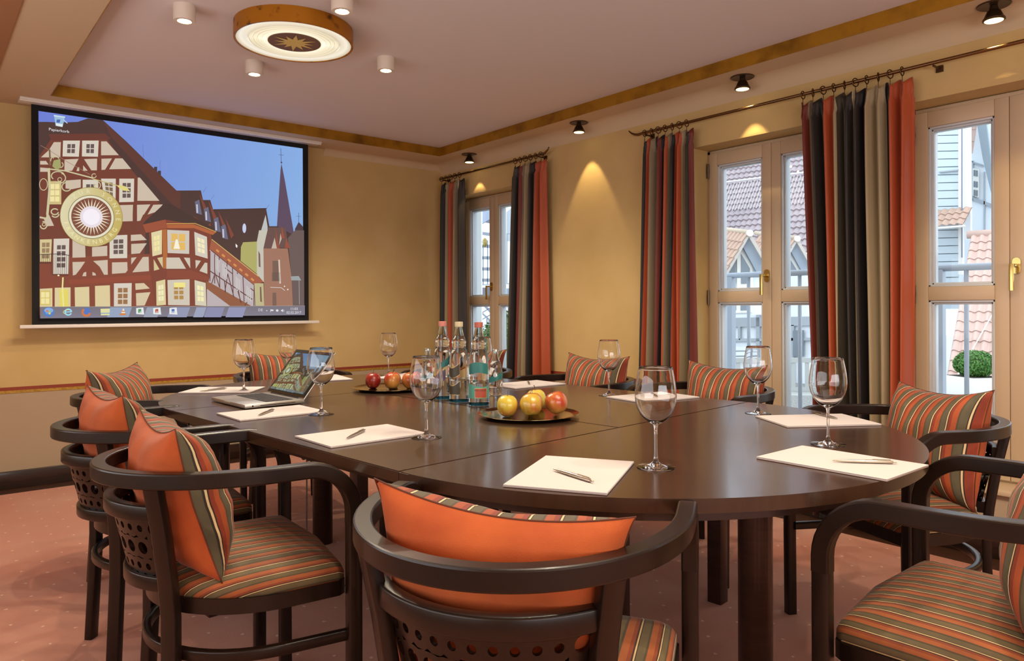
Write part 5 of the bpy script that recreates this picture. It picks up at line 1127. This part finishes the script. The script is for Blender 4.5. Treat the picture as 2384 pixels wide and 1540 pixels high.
# clay tile, one mesh shared by every tile
def tile_mesh(wd, ln, m):
    bm = bm_new(); N = 6; th = 0.10*wd; gr = []
    for o_ in (0, 1):
        for j in (0, 1):
            gr.append([bm.verts.new((-wd/2+wd*1.06*i/N, j*ln*1.08, 0.14*wd*math.sin(2*PI*i/N) + (0.0 if o_ else th) + (0.16*wd if j == 0 else 0))) for i in range(N+1)])
    t0, t1, b0, b1 = gr
    for i in range(N):
        bm.faces.new((t0[i], t0[i+1], t1[i+1], t1[i])); bm.faces.new((b0[i+1], b0[i], b1[i], b1[i+1])); bm.faces.new((b0[i], b0[i+1], t0[i+1], t0[i]))
    bmesh.ops.recalc_face_normals(bm, faces=bm.faces)
    me = bpy.data.meshes.new('roof_tile'); bm.to_mesh(me); bm.free(); me.materials.append(m); return me
def tiled(parent, me, org, ux, uy, wd, ln, rows, keep):
    """ux across, uy up the slope; keep(i,j) -> bool"""
    nz_ = ux.cross(uy).normalized(); R = Matrix((ux, uy, nz_)).transposed().to_4x4(); L = Vector(parent.location)
    for j in range(rows):
        for i in range(-14, 30):
            if keep(i, j):
                o = bpy.data.objects.new('roof_tile', me); COL.objects.link(o); o.parent = parent
                o.matrix_local = Matrix.Translation(org-L+ux*(i*wd)+uy*(j*ln)+nz_*0.01) @ R
def in_px(P, x0, x1, y0, y1):
    d = P-Vector((0, 0, CAMH)); z = d.dot(_F); u = FPX*d.dot(_R)/z+CX; v_ = HY-FPX*d.dot(_U)/z; return x0 <= u <= x1 and y0 <= v_ <= y1
# --- roof seen in the nearest door
B0 = gp(2203, 15.0); B0.z = on_z(2200, 892, 0).z; B0.z = CAMH-(892-712)*15.0/FPX
ux = Vector((0.17, -0.985, 0)).normalized(); up = Vector((0.985, 0.17, 0)).normalized(); sl = math.radians(46); uy = (up*math.cos(sl)+Vector((0, 0, 1))*math.sin(sl))
rf3 = empty('tiled_roof', tuple(B0), 0, 'steep pink clay tiled roof seen through the nearest french door', 'roof')
WT, LT = 0.172, 0.285; ROWS = 16
bm = bm_new(); q = [B0-ux*0.02-uy*0.1, B0+ux*3.4-uy*0.1, B0+ux*3.4+uy*(ROWS*LT+0.1), B0-ux*0.02+uy*(ROWS*LT+0.1)]; nn = ux.cross(uy).normalized()
a_ = [bm.verts.new(p-nn*0.02-B0) for p in q]; b_ = [bm.verts.new(p-nn*0.12-B0) for p in q]; bm.faces.new(a_); bm.faces.new(b_[::-1])
for i in range(4): bm.faces.new((a_[i], a_[(i+1) % 4], b_[(i+1) % 4], b_[i]))
obj('roof_deck', bm, M_tile2, rf3)
tiled(rf3, tile_mesh(WT, LT, M_tile), B0+ux*WT/2, ux, uy, WT, LT, ROWS, lambda i, j: 0 <= i <= 17)
bm = bm_new(); tube(bm, [B0-B0+ux*0.15+nn*0.07, ux*1.35+uy*(ROWS*LT)+nn*0.08], 0.012, 6); obj('lightning_cable', bm, M_ewhite, rf3)
pr = B0+uy*(ROWS*LT+0.05); bm = bm_new(); tube(bm, [pr-B0-ux*0.1, pr-B0+ux*3.4], 0.10, 10); obj('ridge_tiles', bm, M_tile, rf3, smooth=True)
# --- white half-timbered house, blue boarded tower
XF = 22.0
hs = empty('half_timbered_house', (XF, 5.5, ZT), 0, 'white half-timbered house gable behind the tiled roof, nearest door', 'house')
def sx(nm, pts, th, m, par, X=XF):
    o = slabx(nm, X, pts, th, m); L = Vector(par.location)
    for v_ in o.data.vertices: v_.co -= L
    o.parent = par; return o
sx('wall', [(2215, 230), (2352, 230), (2352, 700), (2215, 700)], 0.3, M_ewhite, hs, XF+0.2)
for pts in ([(2262, 374), (2266, 374), (2266, 468), (2262, 468)], [(2262, 466), (2312, 484), (2312, 476), (2262, 458)], [(2290, 400), (2293, 400), (2293, 560), (2290, 560)], [(2262, 375), (2290, 384), (2290, 388), (2262, 379)]): sx('timber', pts, 0.06, M_egrey, hs, XF+0.14)
wf = sx('window', [(2264, 392), (2278, 394), (2278, 460), (2264, 456)], 0.06, M_white, hs, XF+0.10)
for y_ in (396, 422, 442): sx('window_pane', [(2266.5, y_), (2270.5, y_), (2270.5, y_+14), (2266.5, y_+14)], 0.02, M_epane, hs, XF+0.085); sx('window_pane', [(2272, y_+1), (2276, y_+1), (2276, y_+15), (2272, y_+15)], 0.02, M_epane, hs, XF+0.085)
sx('bargeboard', [(2271, 270), (2292, 262), (2312, 420), (2332, 545), (2322, 510), (2288, 370)], 0.08, M_edark if False else mat('bargeboard_grey', (140, 150, 158), 0.7), hs, XF-0.15)
for k in range(5): sx('roof_tile', [(2258, 285+k*14), (2274-k*2.2, 285+k*14), (2272-k*2.2, 301+k*14), (2258, 301+k*14)], 0.05, M_tile, hs, XF-0.05+0.02*(k % 2))
tw = empty('boarded_tower', (XF-1.0, 7.0, ZT), 0, 'pale blue boarded tower beside the white house', 'building')
sx('backing', [(2140, 240), (2232, 240), (2232, 720), (2140, 720)], 0.2, M_blue, tw, XF-0.9)
for k in range(24):
    y0_ = 262+k*18.4; sx('board', [(2140, y0_), (2231, y0_-1.5), (2231, y0_+14.6), (2140, y0_+17.4)], 0.05, M_blue, tw, XF-1.0+0.01*(k % 2))
sx('corner_board', [(2231, 240), (2241, 240), (2241, 640), (2231, 640)], 0.12, M_white, tw, XF-1.06); sx('side_wall', [(2241, 240), (2258, 240), (2260, 560), (2241, 560)], 0.1, M_ewhite, tw, XF-0.95)
bm = bm_new(); L = Vector(tw.location); tube(bm, [on_x(2239.5, 250, XF-1.15)-L, on_x(2239.5, 600, XF-1.15)-L], 0.018, 6); obj('downpipe', bm, M_rail2, tw); sx('moulding', [(2185, 399), (2231, 394), (2231, 397), (2185, 402)], 0.08, M_egrey, tw, XF-1.08)
# small tiled lean-to on the tower
o0 = on_x(2165, 530, XF-1.7); u2 = Vector((0.05, -0.998, 0)).normalized(); s2 = math.radians(38); v2 = Vector((math.cos(s2), 0, math.sin(s2)))
lt = empty('lean_to_roof', tuple(o0), 0, 'small lean-to tiled roof on the blue boarded tower', 'roof')
tiled(lt, tile_mesh(0.17, 0.26, M_tile3), o0, u2, v2, 0.17, 0.26, 3, lambda i, j: 0 <= i <= (4-0*j))
bm = bm_new(); tube(bm, [Vector((0, 0, -0.03))-u2*0.1, u2*0.80+Vector((0, 0, -0.03))], 0.03, 8); obj('gutter', bm, M_white, lt, smooth=True)
# planter with boxwood
pp = gp(2269, 11.6); PW = 0.60
pl = empty('planter', (pp.x, pp.y, ZT), -YAW+0.15, 'white square planter on the terrace', 'planter')
zt_ = 0.56
bm = bm_new(); add_box(bm, (0, 0, zt_/2), (PW, PW, zt_), None, 0.008); obj('pot', bm, M_white, pl, autosm=40); box('soil', (0, 0, zt_), (PW-0.05, PW-0.05, 0.012), mat('soil', (60, 48, 38), 0.95), pl)
def ball(name, loc, rx, rz_, n_, leaf_, m, lb, cat, seed=3):
    rn = random.Random(seed); r = empty(name, loc, 0, lb, cat)
    bm = bm_new(); bmesh.ops.create_icosphere(bm, subdivisions=3, radius=1.0)
    for v_ in bm.verts: v_.co.x *= rx*0.9; v_.co.y *= rx*0.9; v_.co.z *= rz_*0.9
    obj('stem_mass', bm, M_leaf2, r, smooth=True)
    bm = bm_new()
    for q in range(n_):
        d = Vector((rn.gauss(0, 1), rn.gauss(0, 1), rn.gauss(0, 1))).normalized(); k_ = rn.uniform(0.86, 1.03); c_ = Vector((d.x*rx*k_, d.y*rx*k_, d.z*rz_*k_))
        t_ = Vector((rn.gauss(0, 1), rn.gauss(0, 1), rn.gauss(0, 1))).normalized(); b__ = d.cross(t_).normalized(); s_ = leaf_*rn.uniform(.7, 1.3); e = (t_+d*0.8).normalized()
        bm.faces.new([bm.verts.new(c_-b__*s_*.4), bm.verts.new(c_+e*s_*.6), bm.verts.new(c_+b__*s_*.4), bm.verts.new(c_-e*s_*.6)])
    obj('foliage', bm, m, r, kind='stuff')
ball('boxwood_ball', (pp.x, pp.y, ZT+zt_+0.20), 0.30, 0.215, 5000, 0.030, M_leaf, 'clipped green boxwood ball in the white planter', 'plant')
# --- view from the middle door: dormers, big roof, white wall, bench
XG = 14.6
br = empty('old_roof', (19, 10, 2.0), 0, 'huge weathered tiled roof filling the upper middle door', 'roof')
R0 = on_x(1960, 585, 18.0); u3 = Vector((-0.17, 0.985, 0)).normalized(); w3 = Vector((0.985, 0.17, 0)).normalized(); s3 = math.radians(50); v3 = w3*math.cos(s3)+Vector((0, 0, 1))*math.sin(s3); n3 = u3.cross(v3).normalized()*-1
bm = bm_new(); NR, NCc = 30, 26; cw, rl = 0.16, 0.235; L = Vector(br.location); SG = 4
if n3.z < 0: n3 = -n3
for j in range(NR):
    lo, hi = [], []
    for i in range(NCc*SG+1):
        wv = 0.026*math.sin(2*PI*i/SG); base = R0+u3*(i*cw/SG)+v3*(j*rl)-L
        lo.append(bm.verts.new(base+n3*(wv+0.06))); hi.append(bm.verts.new(base+v3*rl+n3*(wv+0.01)))
    low = [bm.verts.new(v_.co-n3*0.06) for v_ in lo]
    for i in range(NCc*SG): bm.faces.new((lo[i], lo[i+1], hi[i+1], hi[i])); bm.faces.new((low[i], low[i+1], lo[i+1], lo[i]))
o = obj('tile_field', bm, M_tile2, br, kind='stuff')
bm = bm_new(); tube(bm, [R0+v3*(13*rl)+n3*0.15-L, R0+u3*4.2+v3*(13*rl)+n3*0.15-L], 0.02, 6); obj('snow_guard_rail', bm, M_ewhite, br)
bm = bm_new()
for q in range(46): 
    a = R0+u3*(q*0.09)+v3*(12.6*rl)+n3*0.14-L; tube(bm, [a, a-v3*5.2*rl], 0.006, 4)
o = obj('guard_mesh', bm, M_ewhite, br, kind='stuff')
bl = empty('dormer_house', (XG, 8.6, ZT), 0, 'white house front with timber posts below the dormers', 'house')
sx('wall', [(1640, 640), (1960, 640), (1960, 960), (1640, 960)], 0.3, M_ewhite, bl, XG+0.7)
for pts in ([(1640, 742), (1960, 736), (1960, 757), (1640, 763)], [(1640, 790), (1960, 786), (1960, 792), (1640, 797)], [(1718, 760), (1723, 760), (1723, 792), (1718, 792)], [(1760, 700), (1768, 700), (1768, 960), (1760, 960)], [(1842, 757), (1848, 757), (1848, 890), (1842, 890)], [(1690, 700), (1696, 700), (1696, 960), (1690, 960)]): sx('timber', pts, 0.06, M_egrey, bl, XG+0.62)
for y_ in (808, 820, 832): sx('clapboard', [(1690, y_), (1762, y_-1), (1762, y_+8), (1690, y_+9)], 0.05, M_ewhite, bl, XG+0.60)
sx('window', [(1870-24, 770), (1870, 769), (1870, 830), (1846, 831)], 0.04, M_epane, bl, XG+0.60)
def on_d(px_, py_, dep): d = ray(px_, py_); return d*dep + Vector((0, 0, CAMH))
def dormer(ap, s, dep, lb):
    X0, Y0 = ap; O = on_d(X0, Y0+190*s, dep); r = empty('dormer', tuple(O), 0, lb, 'dormer', 'dormers outside the middle door'); L = Vector(O)
    def Q(x, y, dd=0.0): return on_d(X0+(x-1743)*s, Y0+(y-543)*s, dep+dd)
    def sl_(nm, pts, th, m, dd=0.0):
        q = [Q(x, y, dd)-L for x, y in pts]; bm = bm_new(); a = [bm.verts.new(p) for p in q]; b_ = [bm.verts.new(p+_F*th) for p in q]; n_ = len(q); bm.faces.new(a); bm.faces.new(b_[::-1])
        for i in range(n_): bm.faces.new((a[i], a[(i+1) % n_], b_[(i+1) % n_], b_[i]))
        return obj(nm, bm, m, r)
    sl_('gable_wall', [(1732, 566), (1762, 600), (1775, 640), (1775, 733), (1692, 735), (1692, 640)], 0.3, M_ewhite)
    sl_('lower_wall', [(1700, 700), (1772, 700), (1772, 1010), (1700, 1010)], 0.2, M_ewhite, 3.0)
    sl_('side_soffit', [(1743, 548), (1782, 614), (1782, 640), (1765, 640), (1730, 576)], 0.08, mat('soffit_grey', (150, 158, 168), 0.8), -0.16)
    sl_('window_frame', [(1724, 574), (1752, 622), (1754, 676), (1716, 677), (1716, 590)], 0.05, M_white, -0.06)
    sl_('window_pane', [(1726, 592), (1746, 626), (1745, 660), (1726, 661)], 0.02, M_epane, -0.08); sl_('window_pane', [(1712, 602), (1712, 661), (1697, 661), (1697, 626)], 0.02, M_epane, -0.03)
    sl_('window_frame', [(1692, 690), (1752, 688), (1752, 728), (1692, 730)], 0.05, M_white, -0.06); sl_('window_pane', [(1696, 700), (1714, 700), (1714, 723), (1696, 723)], 0.02, M_epane, -0.08); sl_('window_pane', [(1725, 700), (1746, 700), (1746, 722), (1725, 723)], 0.02, M_epane, -0.08)
    A_ = Q(1743, 545, -0.25); Bq = Q(1689, 640, -0.25); C_ = Q(1783, 614, -0.25)
    for P1, P2 in ((A_, Bq), (A_, C_)):
        bm = bm_new(); rect_sweep(bm, [P1-L, P2-L], 0.05, 0.07, lambda i: tuple(_F), 0.004); obj('verge_board', bm, mat('verge_board', (196, 186, 176), 0.8), r)
    E_ = Q(1640, 531, 1.9); rd = (E_-A_).normalized()
    bm = bm_new(); tube(bm, [A_-L-rd*0.04+Vector((0, 0, 0.03)), E_-L+Vector((0, 0, 0.03))], 0.055, 12); obj('ridge_tile', bm, mat('ridge_clay', (196, 178, 156), 0.8), r, smooth=True)
    bm = bm_new(); lathe(bm, [(0, -0.02), (0.075, -0.02), (0.075, 0.02), (0, 0.02)], 10); bmesh.ops.rotate(bm, cent=(0, 0, 0), matrix=Matrix.Rotation(PI/2, 3, 'X'), verts=bm.verts); bmesh.ops.rotate(bm, cent=(0, 0, 0), matrix=Matrix.Rotation(-YAW, 3, 'Z'), verts=bm.verts); bmesh.ops.translate(bm, vec=A_-L-rd*0.05+Vector((0, 0, 0.02)), verts=bm.verts); obj('ridge_cap', bm, mat('ridge_cap', (226, 216, 206), 0.8), r)
    uyv = (A_-Bq).normalized(); ln_ = (A_-Bq).length/5.2; uxv = (rd - uyv*0).normalized()
    nzv = uxv.cross(uyv).normalized()
    if nzv.dot(_F) > 0: nzv = -nzv
    wdt = 0.17; me_ = tile_mesh(wdt, ln_, M_tile3); R = Matrix((uxv, uyv, nzv)).transposed().to_4x4()
    for j in range(5):
        for i in range(11):
            o = bpy.data.objects.new('roof_tile', me_); COL.objects.link(o); o.parent = r; o.matrix_local = Matrix.Translation(Bq-L+uyv*(j*ln_)+uxv*(0.06+i*wdt)+nzv*0.02) @ R
dormer((1743, 543), 1.0, 15.6, 'tiled dormer with pointed white window, left pane of the middle door'); dormer((1854, 556), 0.92, 17.4, 'tiled dormer with pointed white window, right pane of the middle door')
# garden bench
bd = 10.5; bo = gp(1800, bd)
bn = empty('garden_bench', (bo.x, bo.y, ZT), -YAW-0.05, 'weathered grey slatted garden bench on the terrace', 'bench'); M_bw = mat('weathered_teak', (176, 176, 172), 0.85)
for q in range(16): box('back_slat', (-0.75+q*0.10, 0.2, 0.68), (0.055, 0.02, 0.40), M_bw, bn)
box('top_rail', (0, 0.2, 0.90), (1.7, 0.035, 0.07), M_bw, bn); box('lower_rail', (0, 0.2, 0.47), (1.7, 0.035, 0.05), M_bw, bn)
for q in range(4): box('seat_slat', (0, 0.14-q*0.10, 0.42), (1.7, 0.08, 0.02), M_bw, bn)
for x_ in (-0.82, 0.82):
    box('leg', (x_, 0.2, 0.46), (0.06, 0.06, 0.92), M_bw, bn); box('leg', (x_, -0.2, 0.31), (0.06, 0.06, 0.62), M_bw, bn); box('armrest', (x_, 0.0, 0.64), (0.07, 0.48, 0.025), M_bw, bn)
sb_ = gp(1713, 10.0); ball('leafy_shrub', (sb_.x, sb_.y, ZT+0.42), 0.16, 0.22, 900, 0.06, mat('pale_leaf', (168, 184, 120), 0.7), 'pale leafy shrub beside the bench', 'shrub', 5)
# --- view from the far door: white corner, outdoor stair, hedge
XH = 9.5
st = empty('white_annex', (XH, 14.0, ZT), 0, 'white annex wall outside the far french door', 'building')
sx('corner_wall', [(1096, 430), (1120, 430), (1120, 900), (1096, 900)], 0.03, M_ewhite, st, 7.6)
sx('eave', [(1119, 440), (1150, 440), (1150, 505), (1121, 522), (1119, 522)], 0.02, mat('eave_grey', (158, 166, 184), 0.8), st, 8.0)
sx('gable_wall', [(1110, 470), (1260, 470), (1260, 900), (1110, 900)], 0.05, M_ewhite, st, 12.5)
sx('slate_gable', [(1128, 518), (1148, 508), (1152, 523)], 0.02, M_edark, st, 12.2)
sx('garage_door', [(1121, 670), (1146, 670), (1146, 688), (1121, 688)], 0.02, M_edark, st, 12.3); sx('grey_wall', [(1179, 494), (1200, 478), (1215, 478), (1215, 562), (1179, 562)], 0.02, M_egrey, st, 12.3); sx('grey_wall', [(1179, 672), (1215, 672), (1215, 688), (1179, 688)], 0.02, mat('blue_slate', (140, 152, 170), 0.8), st, 12.3)
sr = empty('outdoor_stair', (XH, 12.0, ZT), 0, 'grey metal outdoor stair with railings seen through the far door', 'stair')
for y_ in (540, 570, 597, 623, 649): sx('tread', [(1121, y_), (1152, y_+(4 if y_ < 560 else 0)), (1152, y_+8+(4 if y_ < 560 else 0)), (1121, y_+7)], 0.05, M_rail2, sr, XH)
for x_ in (1123.5, 1134, 1145): sx('baluster', [(x_, 560), (x_+1.6, 560), (x_+1.6, 664), (x_, 664)], 0.01, M_rail2, sr, XH)
for x_ in (1179, 1190.5): sx('baluster', [(x_, 545), (x_+1.4, 545), (x_+1.4, 662), (x_, 662)], 0.01, M_rail2, sr, XH)
for a, b_, w_ in (((1121, 664), (1152, 662), 1.6), ((1179, 661), (1215, 661), 1.6), ((1179, 545), (1215, 543), 1.4), ((1122, 706), (1150, 735), 5), ((1121, 729), (1150, 755), 3), ((1121, 729), (1150, 712), 1.6), ((1121, 745), (1150, 728), 1.6), ((1179, 753), (1200, 772), 4), ((1179, 779), (1205, 800), 1.5), ((1179, 716), (1200, 708), 1.5), ((1183, 716), (1183, 752), 1.6), ((1133, 742), (1133, 795), 1.8), ((1138, 745), (1138, 795), 2), ((1179, 727), (1200, 727), 6)):
    dx, dy = b_[0]-a[0], b_[1]-a[1]; l_ = math.hypot(dx, dy); nx, ny = -dy/l_*w_/2, dx/l_*w_/2
    sx('stair_rail', [(a[0]+nx, a[1]+ny), (b_[0]+nx, b_[1]+ny), (b_[0]-nx, b_[1]-ny), (a[0]-nx, a[1]-ny)], 0.012, M_rail2, sr, XH-0.1)
lp = on_x(1129, 565, 7.4); bm = bm_new(); bmesh.ops.create_uvsphere(bm, u_segments=20, v_segments=12, radius=1.0)
for v_ in bm.verts: v_.co = Vector((v_.co.x*0.04, v_.co.y*0.045+0.0, v_.co.z*0.078))
d_ = obj('dish', bm, mat('olive_brass', (150, 132, 74), 0.4, metal=0.4), None, smooth=True); wl = empty('wall_sign', tuple(lp), 0, 'olive brass disc sign hanging outside the far french door', 'sign'); d_.parent = wl
bm = bm_new()
for z_ in (0.02, 0.045): add_box(bm, (-0.035, 0, z_), (0.01, 0.075, 0.006))
obj('stripe', bm, M_lgold, wl); bm = bm_new(); tube(bm, [(0, 0.03, 0), (0.02, 0.12, 0.02)], 0.004, 6); obj('bracket_arm', bm, M_rail2, wl)
hd = on_x(1160, 830, 8.6); ball('hedge', (8.9, hd.y-0.2, 0.10), 0.85, 0.92, 9000, 0.05, M_leaf2, 'dark green hedge below the stair outside the far door', 'hedge', 9)
